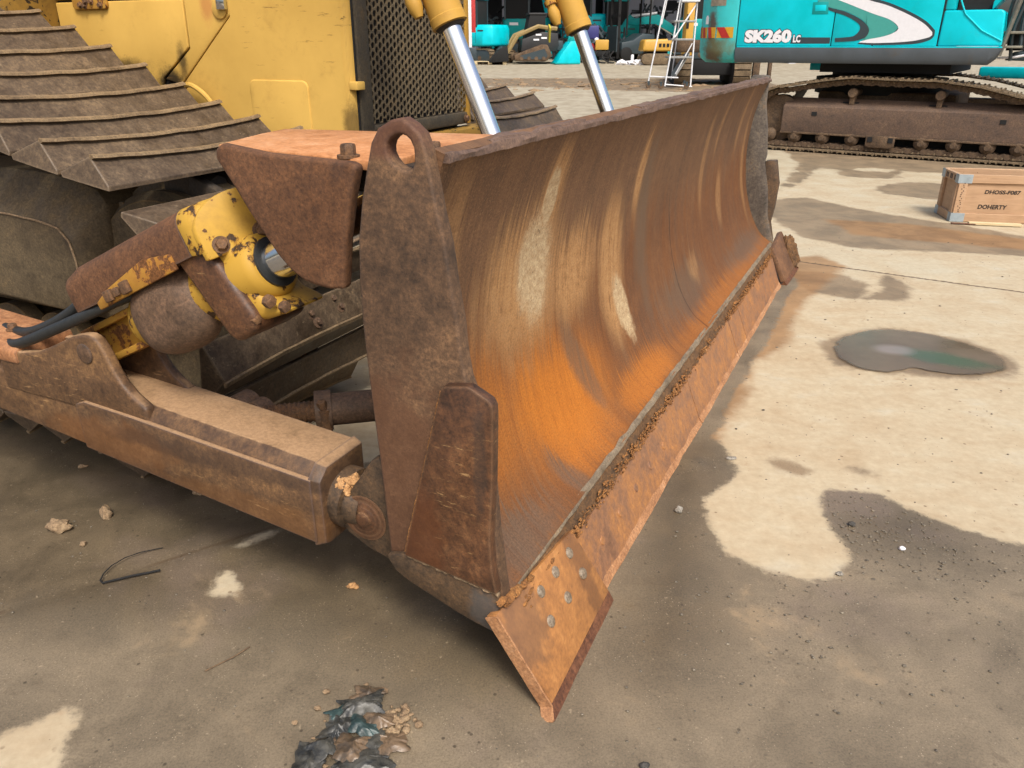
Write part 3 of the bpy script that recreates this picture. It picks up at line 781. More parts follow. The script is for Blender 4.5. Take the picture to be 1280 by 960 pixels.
prism_side(GUARD, .020, .0505).link('wear_guard', M['guard'], blade, bevel=.0045, seg=2)
# weld bead down the guard's back edge
wb = [Vector((-.284 - .122 * t + .0012 * random.uniform(-1, 1), .0285 + .001 * random.uniform(-1, 1), .812 - .456 * t)) for t in np.linspace(0, 1, 60)]
G().tube(wb, [.0030 + .0022 * mnoise.noise(Vector((k * .31, 2, 7))) for k in range(len(wb))], 7).link('weld_bead', M['mud'], blade, label='tan weld bead along the back edge of the wear guard')
STRIP = [(-.462, .329), (-.410, .343), (-.152, .310), (-.155, .24), (-.155, .178), (-.218, .191), (-.273, .208), (-.341, .236), (-.403, .260), (-.442, .284), (-.461, .315)]
def shoe_strip():
    g = G()
    g.loft([[(b, .030 + max(0, .30 - z) * .10, z) for b, z in STRIP], [(b, .0495 + max(0, .30 - z) * .12, z) for b, z in STRIP]])
    g.link('shoe_strip', M['strip'], blade, bevel=.005, seg=2)
shoe_strip()
# ridge of dried mud along the top of the shoe strip
rp = [Vector((b, .030 + .003 * random.random(), z)) for b, z in [(-.40 + .25 * t, .346 - .036 * t) for t in np.linspace(0, 1, 50)]]
G().tube(rp, [.0055 + .005 * mnoise.noise(Vector((k * .27, 1, 3))) for k in range(len(rp))], 6).link('mud_ridge', M['clod'], blade)

# pivot lug on the back of the end plate, boss and rings
LUG = [(-.490, .560), (-.519, .556), (-.539, .544), (-.560, .515), (-.581, .483), (-.613, .440), (-.642, .408), (-.655, .379), (-.658, .328), (-.632, .303), (-.563, .269), (-.508, .256), (-.44, .262), (-.44, .56)]
lug = prism_side(LUG, .094, .135).link('pivot_lug', M['strip'], blade, bevel=.008, seg=2)
g = G()
for k, (r0, h) in enumerate(((.066, .003), (.050, .0055), (.037, .008))):
    g.lathe((-.572, .095, .366), (-.572, .094 - h, .366), [(0, r0), (.6, r0), (1, r0 - .005)], 28)
g.lathe((-.572, .095, .366), (-.572, .079, .366), [(0, .022), (.8, .021), (1, .015)], 18)
g.link('pivot_pin', M['guard'], blade, angle=50)

# cutting edge: bolted-on lengths, and the wear plate behind them
def edge_face(q):   # q 0 at the top .. 1 on the ground: (forward, up)
    return (-.128 + .080 * q, .200 - .200 * q)
for i, (a0, a1) in enumerate(((.46, 1.765), (1.773, 2.618), (2.626, 2.872), (2.88, 4.07))):
    t0 = edge_face(0); t1 = edge_face(1); off = (-.024, -.012)
    sec = [t0, (t1[0] - .004, .010), (t1[0], .0), (t1[0] + off[0] * 1.2, .0), (t0[0] + off[0], t0[1] + off[1])]
    g = G(); rings = []; n = max(6, int((a1 - a0) / .05))
    for j in range(n + 1):
        a = a0 + (a1 - a0) * j / n
        rings.append([(b + .0016 * mnoise.noise(Vector((a * 8, k, i))), a, z + (.004 * mnoise.noise(Vector((a * 7, k * 3, i + 5))) if k == 0 else 0) + (.003 if k in (2, 3) else 0)) for k, (b, z) in enumerate(sec)])
    g.loft(rings).link('cutting_edge', M['edge'], blade, angle=30)
    # worn bright lower rim
    strip_along('worn_rim', M['bit_side'], [(t1[0] - .012, .028), (t1[0] + .006, .001), (t1[0] - .004, .0)], a0 + .003, a1 - .003, n, .004, blade, seed=i)
    nb = max(1, int((a1 - a0) / .13))
    if i == 0:
        for k in range(5):
            a = .62 + .17 * k
            p = edge_face(.45)
            G().lathe((p[0] - .006, a, p[1] - .003), (p[0] + .0025, a, p[1] + .001), [(0, .015), (.8, .015), (1, .013)], 16).link('edge_bolt', M['edge'], blade)
strip_along('edge_backing', M['mud_dark'], [(-.165, .262), (-.150, .246), (-.142, .226), (-.130, .197), (-.16, .18), (-.19, .25)], .10, 4.10, 300, .011, blade, jz=.6, sc=16, seed=3)
strip_along('mould_lip', M['lipgrey'], [(-.160, .281), (-.152, .274), (-.146, .262), (-.152, .250), (-.175, .25)], .09, 4.12, 300, .004, blade, sc=14, seed=8)
# mud packed on the ledge above the cutting edge
def caked():
    g = G()
    for k in range(1500):
        a = .12 + 3.95 * (k + random.random()) / 1500
        dens = mnoise.noise(Vector((a * 2.3, 2, 1))) + .35 * mnoise.noise(Vector((a * 9, 0, 4)))
        if a < .5: dens += .3
        r = .002 + .012 * max(0, .12 + dens) * random.random() ** 1.4 + .002 * random.random()
        if dens < -.1 and random.random() < .7: continue
        q = random.random()
        lump(g, (-.136 + .014 * q + random.uniform(-.004, .004), a, .228 - .034 * q + random.uniform(-.008, .008)), r, (.8, 1.8, .8), k * .37, .6, 1)
    for k, (b_, a_, z_, r_) in enumerate(((-.148, .075, .272, .020), (-.146, .11, .266, .016), (-.150, .045, .282, .013), (-.142, .15, .258, .012), (-.14, .19, .25, .010))):      # the corner pocket at the near end
        clod(g, (b_, a_, z_), r_, (.9, 1.5, .7), 60.3 + k, 3)
    g.link('caked_mud', M['mud'], blade, angle=60, kind='stuff')
caked()

# near corner bit: thick plate with six bolts, burred side and dark ground bevel
def bit(a_of, label=None, mir=False):
    TL, TR, BR, BL = (.016, -.150, .262), (.458, -.132, .236), (.500, -.024, .029), (.040, -.010, .022)
    BRt, BLt = (.497, -.008, .002), (.008, .010, -.004)
    def v(p, d=0.): return (p[1] - .028 * d, a_of(p[0]), p[2] - .014 * d)
    g = G()
    g.loft([[v(TL), v(TR), v(BR), v(BL)], [v(TL, 1), v(TR, 1), v(BR, 1), (BL[1] - .03, a_of(BL[0]), .006)]])
    o = g.link('corner_bit', M['bit_far' if mir else 'bit'], blade, bevel=.004, seg=2, angle=25)
    g = G()
    nn = 12; top = []; bot = []; back = []
    for k in range(nn + 1):
        t = k / nn
        f = lambda p, q: tuple(p[i] + (q[i] - p[i]) * t for i in range(3))
        wob = .006 * mnoise.noise(Vector((t * 6, 1, 2)))
        a1 = f(BL, BR); a2 = f(BLt, BRt)
        top.append((a1[1] - .002, a_of(a1[0]), a1[2] + wob)); bot.append((a2[1], a_of(a2[0]), a2[2])); back.append((a1[1] - .03, a_of(a1[0]), .001))
    g.loft([[top[k], bot[k], back[k]] for k in range(nn + 1)]).link('ground_bevel', M['bit_edge'], blade, angle=40)
    g = G()
    sv = [(TL[0], TL[1] + .001, TL[2] - .004), (BL[0] - .006, BL[1], BL[2]), (BLt[0] - .002, BLt[1] - .004, .004)]
    pts = [Vector((p[1] - .014, a_of(p[0] - .001), p[2] - .006)) for p in sv]
    path = []
    for i in range(2):
        for k in range(12): path.append(pts[i].lerp(pts[i + 1], k / 12) + Vector((0, 0, 1)) * random.uniform(-.001, .001))
    rings = []
    for p in path: rings.append([(p.x + .018, p.y, p.z + .008), (p.x + .018, p.y - .005, p.z + .008), (p.x - .014, p.y - .004, p.z - .006), (p.x - .014, p.y, p.z - .006)])
    g.loft(rings).link('burred_side', M['bit_far' if mir else 'bit_side'], blade, angle=40)
    if not mir:
        for (a, b, z) in ((.205, -.126, .201), (.298, -.125, .199), (.394, -.124, .198), (.408, -.091, .129), (.294, -.091, .128), (.184, -.093, .132)):
            # plane through the plate at this place
            e1 = Vector(v(TR)) - Vector(v(TL)); d = e1.cross(Vector(v(BL)) - Vector(v(TL))).normalized()
            if d.x < 0: d = -d
            q0 = Vector((b, a, z)); q0 = q0 - d * (q0 - Vector(v(TL))).dot(d)
            h = G()
            h.lathe(q0 - d * .010, q0 + d * .0045, [(0, .0165), (.72, .0165), (.9, .0150), (1, .012)], 22)
            h.link('bolt', M['bolt_worn'], blade, angle=50)
    return o
bit(lambda a: a)
bit(lambda a: 4.60 - a, mir=True)
g = G()
for k, (b_, a_, z_, r_) in enumerate(((-.07, 4.56, .10, .075), (-.05, 4.54, .03, .055), (-.09, 4.57, .17, .05))): clod(g, (b_, a_, z_), r_, (.8, .9, 1.3), k + 5.1, 4)
g.link('caked_mud', M['mud_dark'], blade, kind='stuff', angle=80)
# far end plate and its outer wing plate
FAR = [(-.338, 1.322), (-.300, 1.318), (-.300, 1.15), (-.272, 1.0), (-.255, .835), (-.262, .80), (-.22, .62), (-.20, .45), (-.145, .27), (-.175, .19), (-.44, .25), (-.47, .4), (-.49, .9), (-.47, 1.2), (-.40, 1.32)]
prism_side(FAR, 4.142, 4.182).link('end_plate', M['plate_grey'], blade, bevel=.006)
prism_side([(-.258, .80), (-.19, .806), (-.158, .66), (-.166, .5), (-.18, .40), (-.15, .28), (-.24, .3)], 4.150, 4.215).link('wear_guard', M['strip'], blade, bevel=.006)

# --- tilt bracket behind the blade: rust guard, salmon top plate, bolts
GP = [(-0.887, 1.283), (-0.868, 1.293), (-0.742, 1.279), (-0.516, 1.273), (-0.496, 1.266), (-0.518, 1.195), (-0.539, 1.107), (-0.556, 0.992), (-0.597, 0.987), (-0.635, 0.99), (-0.669, 0.997), (-0.708, 1.019), (-0.743, 1.053), (-0.776, 1.098), (-0.812, 1.145), (-0.849, 1.202), (-0.892, 1.26)]
gp = prism_side(GP, .072, .106).link('tilt_guard', M['brown'], dozer, bevel=.010, seg=3)
g = G().loft([[(-.905, .102, 1.262), (-.905, .10, 1.288), (-.955, .30, 1.292), (-1.0, .44, 1.289), (-1.0, .44, 1.262)],
              [(-.44, .102, 1.252), (-.44, .10, 1.274), (-.43, .30, 1.285), (-.43, .60, 1.285), (-.43, .60, 1.255)]])
g.link('guard_top', M['orange'], gp, bevel=.006, smooth=True)
for (b, a, z) in ((-.548, .118, 1.276), (-.385, .20, 1.280)):
    g = G(); bolt_shape(g, (b, a, z), (0, 0, 1), .017, .024); g.link('bolt', M['bolt'], gp)
G().box((-.575, .135, 1.20), (-.50, .30, 1.255)).link('bracket_block', M['dark'], gp, bevel=.01)
G().tube([(-.520, .165, 1.25), (-.532, .165, 1.14), (-.545, .165, 1.02), (-.540, .165, .90)], [.020, .024, .026, .024], 12).link('bracket_post', M['yellow_worn'], gp)
G().box((-.50, .13, .62), (-.42, .40, 1.22)).link('bracket_back', M['dark'], gp, bevel=.01)

# --- near push arm
def arm_top(b): return .507 + (-.684 - b) * .078 if b > -1.40 else .563 + (-1.40 - b) * .05
def arm_bot(b): return .274 + (-.684 - b) * .099
bs = [-.684, -.9, -1.1, -1.3, -1.45, -1.6, -1.8, -2.1, -2.5, -3.2]
g = G()
secs = []
for b in bs:
    t, l = arm_top(b), arm_bot(b)
    w1 = .235
    secs.append([(b, .050, l + .012), (b, .050, t - .034), (b, .082, t), (b, w1, t), (b, w1, l), (b, .066, l)])
arm = g.loft(secs).link('push_arm', M['arm'], dozer, bevel=.003, seg=2, angle=25)
# doubled side plate on the front length
prism_side([(-1.560, arm_top(-1.56) - .052), (-1.52, arm_top(-1.52) - .036), (-1.33, arm_top(-1.33) - .034), (-.690, arm_top(-.69) - .030), (-.690, arm_bot(-.69) + .014), (-1.556, arm_bot(-1.556) + .014)], .034, .0515).link('side_plate', M['arm'], arm, bevel=.0035, seg=2)
# end cap with bevelled collar
e0, e1 = arm_bot(-.684), arm_top(-.684)
g = G().loft([[(-.700, .036, e0 + .004), (-.700, .036, e1 - .028), (-.700, .072, e1 + .006), (-.700, .240, e1 + .006), (-.700, .240, e0 - .004), (-.700, .056, e0 - .008)],
              [(-.668, .046, e0 + .014), (-.668, .046, e1 - .036), (-.668, .080, e1 - .006), (-.668, .232, e1 - .006), (-.668, .232, e0 + .008), (-.668, .066, e0 + .006)]])
g.link('end_cap', M['arm'], arm, bevel=.003, seg=2, angle=20)
# trunnion stub in the end of the arm, with mud round it
G().lathe((-.675, .145, .385), (-.590, .145, .375), [(0, .082), (.45, .084), (.5, .070), (1, .066)], 26).link('trunnion', M['strip'], arm, angle=40)
g = G()
for k, (b_, a_, z_, r_) in enumerate(((-.648, .112, .436, .026), (-.622, .118, .452, .020), (-.660, .098, .412, .018), (-.628, .10, .43, .013))): clod(g, (b_, a_, z_), r_, (1.2, 1, .9), k + 2.3, 4)
g.link('mud_pocket', M['clay'], arm, kind='stuff', angle=80)
# strut bracket: two ears rising from the arm
EAR = [(-1.90, .60), (-1.875, .645), (-1.791, .640), (-1.715, .652), (-1.66, .672), (-1.582, .706), (-1.52, .735), (-1.474, .747), (-1.45, .750), (-1.431, .745), (-1.415, .733), (-1.404, .718), (-1.390, .690), (-1.374, .650), (-1.352, .615), (-1.32, .585), (-1.27, .555), (-1.27, .5), (-1.90, .5)]
prism_side(EAR, .046, .082).link('strut_ear', M['arm'], arm, bevel=.010, seg=3)
prism_side([(b, z - .004) for b, z in EAR], .205, .237).link('strut_ear', M['arm'], arm, bevel=.010, seg=2)
G().lathe((-1.476, .047, .690), (-1.476, .041, .690), [(0, .030), (.7, .030), (1, .0275)], 24).link('pin_head', M['plate'], arm, angle=50)
# rear cover with the hose exit
G().loft([[(b, .040, .60), (b, .040, z - .018), (b, .060, z), (b, .235, z), (b, .240, z - .02), (b, .240, .6)] for b, z in ((-3.2, .735), (-2.3, .685), (-1.872, .660), (-1.80, .655))]).link('arm_cover', M['cover'], arm, bevel=.007, angle=25)
g = G(); bolt_shape(g, (-1.93, .13, .664), (0, 0, 1), .014, .018); g.link('bolt', M['bolt'], arm)

# --- tilt strut: hydraulic cylinder from the arm's ears to the blade.  u along the axis, w square to it
UX, UZ = .905, .426
def st(u, w, a): return (-1.625 + UX * u - UZ * w, a, .632 + UZ * u + UX * w)
def stf(u, v, w): return st(u, v, w)
AX = .185
strut = G().lathe(st(.30, 0, AX), st(.72, 0, AX), [(0, .070), (.08, .090), (1, .090)], 26).link('tilt_cylinder', M['yellow_worn'], dozer, angle=40)
# I-section foot
g = G().prism([(-.03, -.03), (.0, -.055), (.36, -.055), (.36, .05), (.06, .05), (-.02, .03)], stf, AX - .018, AX + .018)
g.box((0, 0, 0), (0, 0, 0)) if False else None
g.link('foot_web', M['yellow_rust'], strut, bevel=.006)
for w0 in (.040, -.060): G().prism([(.05, w0), (.37, w0), (.37, w0 + .020), (.05, w0 + .020)], stf, AX - .055, AX + .055).link('foot_flange', M['yellow_rust'], strut, bevel=.005)
# rusted dome on the near side of the barrel
g = G(); rings = []
for i in range(13):
    t = i / 12; ph = t * math.pi / 2
    rr = math.cos(ph) ** .55 if i < 12 else .02
    rings.append([st(.488 + .152 * rr * math.copysign(abs(math.cos(q)) ** .75, math.cos(q)), -.008 + .115 * rr * math.copysign(abs(math.sin(q)) ** .8, math.sin(q)), .150 - .085 * math.sin(ph)) for q in [2 * math.pi * k / 36 for k in range(36)]])
g.loft(rings).link('valve_dome', M['cast'], strut, angle=60)
# heavy bracket block
g = G().prism([(.640, .100), (.665, .125), (.735, .118), (.765, .085), (.815, -.105), (.800, -.140), (.715, -.150), (.695, -.125)], stf, .078, .272)
g.link('bracket_block', M['guard'], strut, bevel=.018, seg=3)
# yellow head casting
g = G().prism([(.73, .11), (.77, .128), (.80, .125), (.815, .09), (.82, .03), (.83, -.07), (.90, -.13), (.76, -.12)], stf, .100, .272)
g.link('cylinder_head', M['yellow_worn'], strut, bevel=.022, seg=3)
G().lathe(st(.78, 0, AX - .01), st(.862, 0, AX - .01), [(0, .090), (.7, .088), (.9, .080), (1, .066)], 28).link('gland', M['yellow_worn'], strut, angle=40)
G().lathe(st(.852, 0, AX - .01), st(.872, 0, AX - .01), [(0, .067), (.8, .065), (1, .054)], 24).link('rod_seal', M['hose'], strut)
G().lathe(st(.84, 0, AX - .01), st(1.22, 0, AX), [(0, .050), (1, .050)], 28).link('rod', M['chrome2'], strut)
for (u, w, a, r) in ((.765, .115, .10, .024), (.87, -.095, .096, .017), (.895, -.12, .11, .015), (.80, -.12, .096, .013)):
    g = G(); d = Vector(st(u + .02, w + .06, a - .05)) - Vector(st(u, w, a)); bolt_shape(g, st(u, w, a), d, r, r * 1.2, False); g.link('bolt', M['bolt'], strut)
# hose guard lying over the barrel
def hoodsec(u, lo, hi, a0, a1, r=.045, skew=0.):
    pts = []
    for (ca, cw, s0) in ((a1 - r, hi - r, 0), (a0 + r, hi - r, 90)):
        for k in range(6):
            q = R(s0 + 90 * k / 5); pts.append((ca + r * math.cos(q), cw + r * math.sin(q)))
    pts = [(a1, lo)] + pts + [(a0, lo)]
    return [st(u + skew * (a - .16), w, a) for a, w in pts]
def cover(us, name, mat, par, n=None):
    g = G(); g.loft([hoodsec(*q) for q in us]); return g.link(name, mat, par, bevel=.004, angle=40)
hg = cover([(.150, .125, .165, .10, .24, .02), (.180, .100, .205, .072, .25), (.24, .098, .215, .070, .252), (.72, .088, .205, .066, .25)], 'hose_guard', M['brown'], strut)
cover([(.722, .088, .206, .064, .251), (.815, .080, .200, .062, .251, .045, .6), (.832, .078, .190, .066, .249, .045, .6)], 'hose_guard_end', M['yellow_worn'], strut)
G().prism([(.300, .076), (.655, .076), (.655, .118), (.55, .140), (.36, .116), (.30, .098)], stf, .058, .0705).link('guard_flange', M['yellow_rust'], strut, bevel=.004)
for u, wd in ((.370, .016), (.408, .012), (.450, .017)):
    G().prism([(u - wd, .098 - wd), (u + wd, .098 - wd), (u + wd, .098 + wd), (u - wd, .098 + wd)], stf, .046, .060).link('bolt', M['bolt'], strut, bevel=.004)
# end cover plate with two bolts
g = G(); pl = [(.868 + .005 * math.cos(q), .0, 0) for q in (0,)]
ring = []
for k in range(15):
    q = R(180 * k / 14); ring.append((.158 + .098 * math.cos(q), .128 + .075 * math.sin(q)))
ring = [(.256, .06)] + ring + [(.060, .06)]
G().loft([[st(.824 + .6 * (a - .16), w, a) for a, w in ring], [st(.840 + .6 * (a - .16), w, a) for a, w in ring]]).link('end_cover', M['yellow_worn'], strut, bevel=.004)
for a, w in ((.095, .085), (.185, .085)):
    g = G(); bolt_shape(g, st(.840 + .6 * (a - .16), w, a), Vector((UX, -.6, UZ)), .015, .014); g.link('bolt', M['bolt'], strut)
def hose(pts, r=.0165):
    P_ = catmull(pts, 26)
    return G().tube(P_, r, 12).link('hose', M['hose'], strut)
hose([(-2.05, .095, .640), (-1.90, .080, .642), (-1.80, .066, .662), (-1.62, .070, .735), (-1.47, .085, .800), (-1.36, .11, .850), (-1.25, .13, .89)])
hose([(-2.0, .15, .655), (-1.86, .125, .668), (-1.72, .115, .715), (-1.60, .115, .775), (-1.53, .125, .825), (-1.45, .15, .87), (-1.3, .17, .91)])

# --- lower brace: threaded adjuster and tube behind the arm
br = G().lathe((-.99, .455, .435), (-.46, .87, .44), [(0, .052), (1, .052)], 22).link('lower_brace', M['cast'], dozer, angle=40)
g = G(); pr = []
for k in range(25):
    pr.append((k / 24, .036 if k % 2 else .031))
G().lathe((-1.13, .345, .432), (-.99, .455, .435), pr, 18).link('thread', M['bolt'], br, angle=20)
G().lathe((-1.005, .443, .435), (-.965, .475, .435), [(0, .064), (1, .064)], 22).link('clamp', M['cast'], br, angle=30)
g = G(); bolt_shape(g, (-.955, .425, .455), (0, -.3, 1), .016, .030, False); g.lathe((-.955, .425, .385), (-.955, .425, .46), [(0, .022), (1, .022)], 12); g.link('bolt', M['bolt'], br)
g = G().lathe((-1.23, .33, .432), (-1.23, .40, .432), [(0, .052), (1, .052)], 20); g.lathe((-1.16, .335, .43), (-1.16, .39, .43), [(0, .046), (1, .046)], 18); g.link('clevis', M['cast'], br, angle=40)

# --- tracks: triangular swamp shoes
def shoe_pieces(w):
    g = G(); n = 16; rings = []; tip = G(); tr = []
    for j in range(n + 1):
        y = -w / 2 + w * j / n
        e = abs(j / n - .5) * 2
        hh = .078 - .024 * (1 - e * e) + .003 * mnoise.noise(Vector((y * 9, 1, 4)))
        ins = .018 if j in (0, n) else 0.
        yy = y + (ins if j == 0 else -ins if j == n else 0)
        dx = .003 * mnoise.noise(Vector((y * 7, 5, 1)))
        rings.append([(-.128, y, -.006), (-.014 + dx, yy, hh - .006), (-.001 + dx, yy, hh - .015), (.088, y, .004), (.090, y, -.012), (-.12, y, -.022)])
        b1 = .0035 * mnoise.noise(Vector((y * 17, 8, 1)))
        tr.append([(-.013 + dx, yy, hh - .009), (-.011 + dx + b1, yy, hh + .002), (.003 + dx + b1, yy, hh + .001), (.009 + dx + b1, yy, hh - .005), (-.002 + dx, yy, hh - .013)])
    g.loft(rings); tip.loft(tr)
    return g, tip
TIP = rust('bright_worn_grouser', [C(104, 86, 64), C(138, 115, 86), C(160, 136, 102), C(146, 117, 82)], 7, rough=.55, grain=190, vary=True)
sp, tp = shoe_pieces(1.04)
shoe0 = sp.link('track_shoe', M['shoe'], dozer, bevel=.0025, seg=1, angle=30)
tip0 = tp.link('grouser_tip', TIP, shoe0, angle=40)
IC, IR = (-1.905, .575), .508              # front idler centre, radius to the shoe base
APEX = [(-4.3, 1.86), (-4.1, 1.85), (-3.9, 1.82), (-3.69, 1.765), (-3.48, 1.70), (-3.25, 1.635), (-3.02, 1.565), (-2.81, 1.484), (-2.61, 1.407), (-2.39, 1.330), (-2.18, 1.262), (-1.977, 1.209), (-1.757, 1.170)]
spots = []
for i, (b, z) in enumerate(APEX):
    p, q = APEX[max(i - 1, 0)], APEX[min(i + 1, len(APEX) - 1)]
    spots.append((b, z, math.atan2(q[1] - p[1], q[0] - p[0])))
for ang in (45, 18, -10, -36, -61, -84):
    spots.append((IC[0] + (IR + .065) * math.cos(R(ang)), IC[1] + (IR + .065) * math.sin(R(ang)), R(ang - 90)))
for k in range(9): spots.append((-2.06 - .215 * k, .062 - .004 * k, R(180)))
HOLES = []
far_spots = [((p[0] + q[0]) / 2 + .03, (p[1] + q[1]) / 2 - .004, (p[2] + q[2]) / 2) for p, q in zip(spots[:12], spots[1:13])]
for ang in (66, 40, 14): far_spots.append((IC[0] + (IR + .065) * math.cos(R(ang)), IC[1] + (IR + .065) * math.sin(R(ang)), R(ang - 90)))
for side_c in (.90, 3.46):
    for i, (b, z, an) in enumerate(spots if side_c < 1 else far_spots):
        first = (i == 0 and side_c < 1)
        o = shoe0 if first else dup(shoe0, dozer)
        if not first: dup(tip0, o)
        an2 = an + R(random.uniform(-1.2, 1.2))
        # apex sits .066 above the base line along the outward normal
        o.location = (b + .066 * math.sin(an2), side_c + random.uniform(-.006, .006), z - .066 * math.cos(an2))
        o.rotation_euler = (0, -an2, 0)
# bolt pockets on the shoe that faces the blade
an = R(-10 - 90); nrm = Vector((math.cos(R(14)), 0, math.sin(R(14))))
for (a, dz) in ((.90, .075), (.92, .035), (1.045, .095), (1.07, .055)):
    tt, nn_ = Vector((math.cos(an), 0, math.sin(an))), Vector((-math.sin(an), 0, math.cos(an)))
    apx = Vector((IC[0] + (IR + .065) * math.cos(R(-10)), a, IC[1] + (IR + .065) * math.sin(R(-10))))
    k = dz / .11
    c = apx - nn_ * .066 + tt * (-.020 - .095 * k) + nn_ * (.056 - .060 * k)
    nrm = (tt * -.54 + nn_ * .84).normalized(); c = c - nrm * .003
    g = G(); g.lathe(c - nrm * .004, c + nrm * .012, [(0, .024), (.3, .024), (.36, .019), (.4, .0)], 14); bolt_shape(g, c + nrm * .003, nrm, .012, .009, False)
    g.link('shoe_bolt', M['cast'], dozer)
# rollers, idler, frame guards, chain
for c in (.90, 3.46):
    id_ = G().lathe((IC[0], c - .17, IC[1]), (IC[0], c + .17, IC[1]), [(0, .10), (0.001, .40), (.12, .43), (.30, .43), (.36, .47), (.64, .47), (.70, .43), (.88, .43), (1, .40)], 40).link('idler', M['frame'], dozer, angle=30)
    G().lathe((IC[0], c - .24, IC[1]), (IC[0], c + .24, IC[1]), [(0, .12), (.1, .14), (.9, .14), (1, .12)], 24).link('idler_hub', M['dark'], id_, angle=30)
    fr = G().box((-4.4, c - .18, .46), (-1.95, c + .20, .75)).link('track_frame', M['frame'], dozer, bevel=.02)
    for k in range(7):
        G().lathe((-2.25 - .31 * k, c - .25, .31), (-2.25 - .31 * k, c + .25, .31), [(0, .07), (.02, .10), (.06, .10), (.065, .155), (.20, .155), (.24, .12), (.76, .12), (.80, .155), (.93, .155), (.94, .10), (1, .07)], 22).link('track_roller', M['frame'], fr, angle=30)
    G().tube([(b + .10 * 0, c, z - .17) for b, z in APEX], .055, 8).link('track_chain', M['dark'], fr)
    lk = G()
    for ang in range(84, -95, -14):
        for dy in (-.075, .075):
            x, z = IC[0] + .455 * math.cos(R(ang)), IC[1] + .455 * math.sin(R(ang))
            mx = Matrix.Translation((x, c + dy, z)) @ Matrix.Rotation(-R(ang - 90), 4, 'Y')
            lk.box((-.07, -.022, -.045), (.07, .022, .045), mx)
    lk.link('idler_chain', M['dark'], fr, bevel=.01)
# smooth guard panels beside the idler on the near track
FG = [(-3.7, 1.05), (-2.54, 1.045), (-2.34, 1.03), (-2.19, .995), (-2.15, .945), (-2.165, .82), (-2.20, .67), (-2.255, .515), (-2.65, .53), (-3.7, .545)]
def fguard():
    FR = [(-3.7, .90), (-2.58, .892), (-2.40, .880), (-2.30, .862), (-2.25, .815), (-2.235, .74), (-2.245, .64), (-2.265, .520), (-2.65, .533), (-3.7, .548)]
    rings = [[(u, .95, v) for u, v in FG], [(u, .72, v) for u, v in FG]]
    for f, a in ((1, .606),): rings.append([(p[0] + (q[0] - p[0]) * f ** 1.6, a, p[1] + (q[1] - p[1]) * f ** 1.6) for p, q in zip(FG, FR)])
    G().tube([Vector((u, .603, v)) for u, v in FR[:8]], .0042, 6).link('crease_highlight', M['clod'], dozer)  # added tube: its tan colour draws the light edge of the crease
    G().loft(rings).link('frame_guard', M['frame'], dozer, bevel=.010, seg=2, angle=22)
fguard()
prism_side([(-2.15, .55), (-2.13, .95), (-2.06, .975), (-1.87, .91), (-1.79, .76), (-1.83, .57)], .80, .83).link('idler_guard', M['frame'], dozer, bevel=.006)
prism_side([(-2.142, .57), (-2.13, .95), (-2.105, .95), (-2.115, .57)], .755, .80).link('idler_guard_rib', M['frame'], dozer, bevel=.004)

# --- hood: sheet panels with open seams, access cover, hinge, latch
HA = 1.630
core = G().box((-3.6, HA + .022, 1.02), (-1.70, 2.63, 2.25)).link('hood', M['black'], dozer)
def panel(poly, name='side_panel', a0=HA, a1=HA + .018, bev=.006, mat='yellow_hood', par=core): return prism_side(poly, a0, a1).link(name, M[mat], par, bevel=bev, seg=3)
panel([(-3.435, 1.69), (-2.566, 1.69), (-2.572, 1.485), (-2.766, 1.349), (-2.80, 1.25), (-3.435, 1.25)])
panel([(-2.556, 1.69), (-2.291, 1.69), (-2.291, 1.618), (-2.652, 1.320), (-2.756, 1.343), (-2.563, 1.480)])
def fpanel():
    g = G(); pts = [(-2.282, 1.69), (-2.282, 1.612), (-2.644, 1.312), (-2.64, 1.05), (-1.682, 1.05)]
    outer = []
    rings = []
    # flat sheet whose front edge rolls round towards the grille
    prof = [(-2.3, 0)] ; cs = [(-1.682, 0)] + [(-1.682 + .028 * math.sin(R(q)), .028 - .028 * math.cos(R(q))) for q in range(10, 91, 10)]
    top, bot = [], []
    for b, d in cs: top.append((b, HA + d, 1.69)); bot.append((b, HA + d, 1.05))
    v = [(b, HA, z) for b, z in pts[:4]] + bot + top[::-1]
    nb = len(bot)
    g.add([(b, HA, z) for b, z in pts[:4]] + [bot[0], top[0]], [(0, 1, 2, 3, 4, 5)])
    for i in range(nb - 1): g.add([bot[i], bot[i + 1], top[i + 1], top[i]], [(0, 1, 2, 3)])
    o = g.link('side_panel', M['yellow_hood'], core, smooth=False)
    md = o.modifiers.new('sheet', 'SOLIDIFY'); md.thickness = .012; md.offset = 0
fpanel()
def rrect(b0, b1, z0, z1, r, n=5):
    out = []
    for cx, cz, s in ((b1 - r, z1 - r, 0), (b0 + r, z1 - r, 90), (b0 + r, z0 + r, 180), (b1 - r, z0 + r, 270)):
        out += [(cx + r * math.cos(R(s + 90 * k / n)), cz + r * math.sin(R(s + 90 * k / n))) for k in range(n + 1)]
    return out
panel(rrect(-2.215, -1.880, 1.06, 1.352, .03), 'access_cover', HA - .012, HA + .004, .006)
panel([(-3.435, 2.3), (-1.70, 2.3), (-1.70, 1.702), (-3.435, 1.702)], 'upper_panel', HA + .006, HA + .02)
G().prism([(-1.660, 1.318), (-1.615, 1.318), (-1.615, 1.352), (-1.660, 1.352)], side, HA - .006, HA + .05).link('panel_tab', M['yellow'], core, bevel=.004)
hg_ = panel(rrect(-3.29, -3.05, 1.655, 1.76, .02), 'hinge', HA - .016, HA - .001, .004, 'yellow_rust')
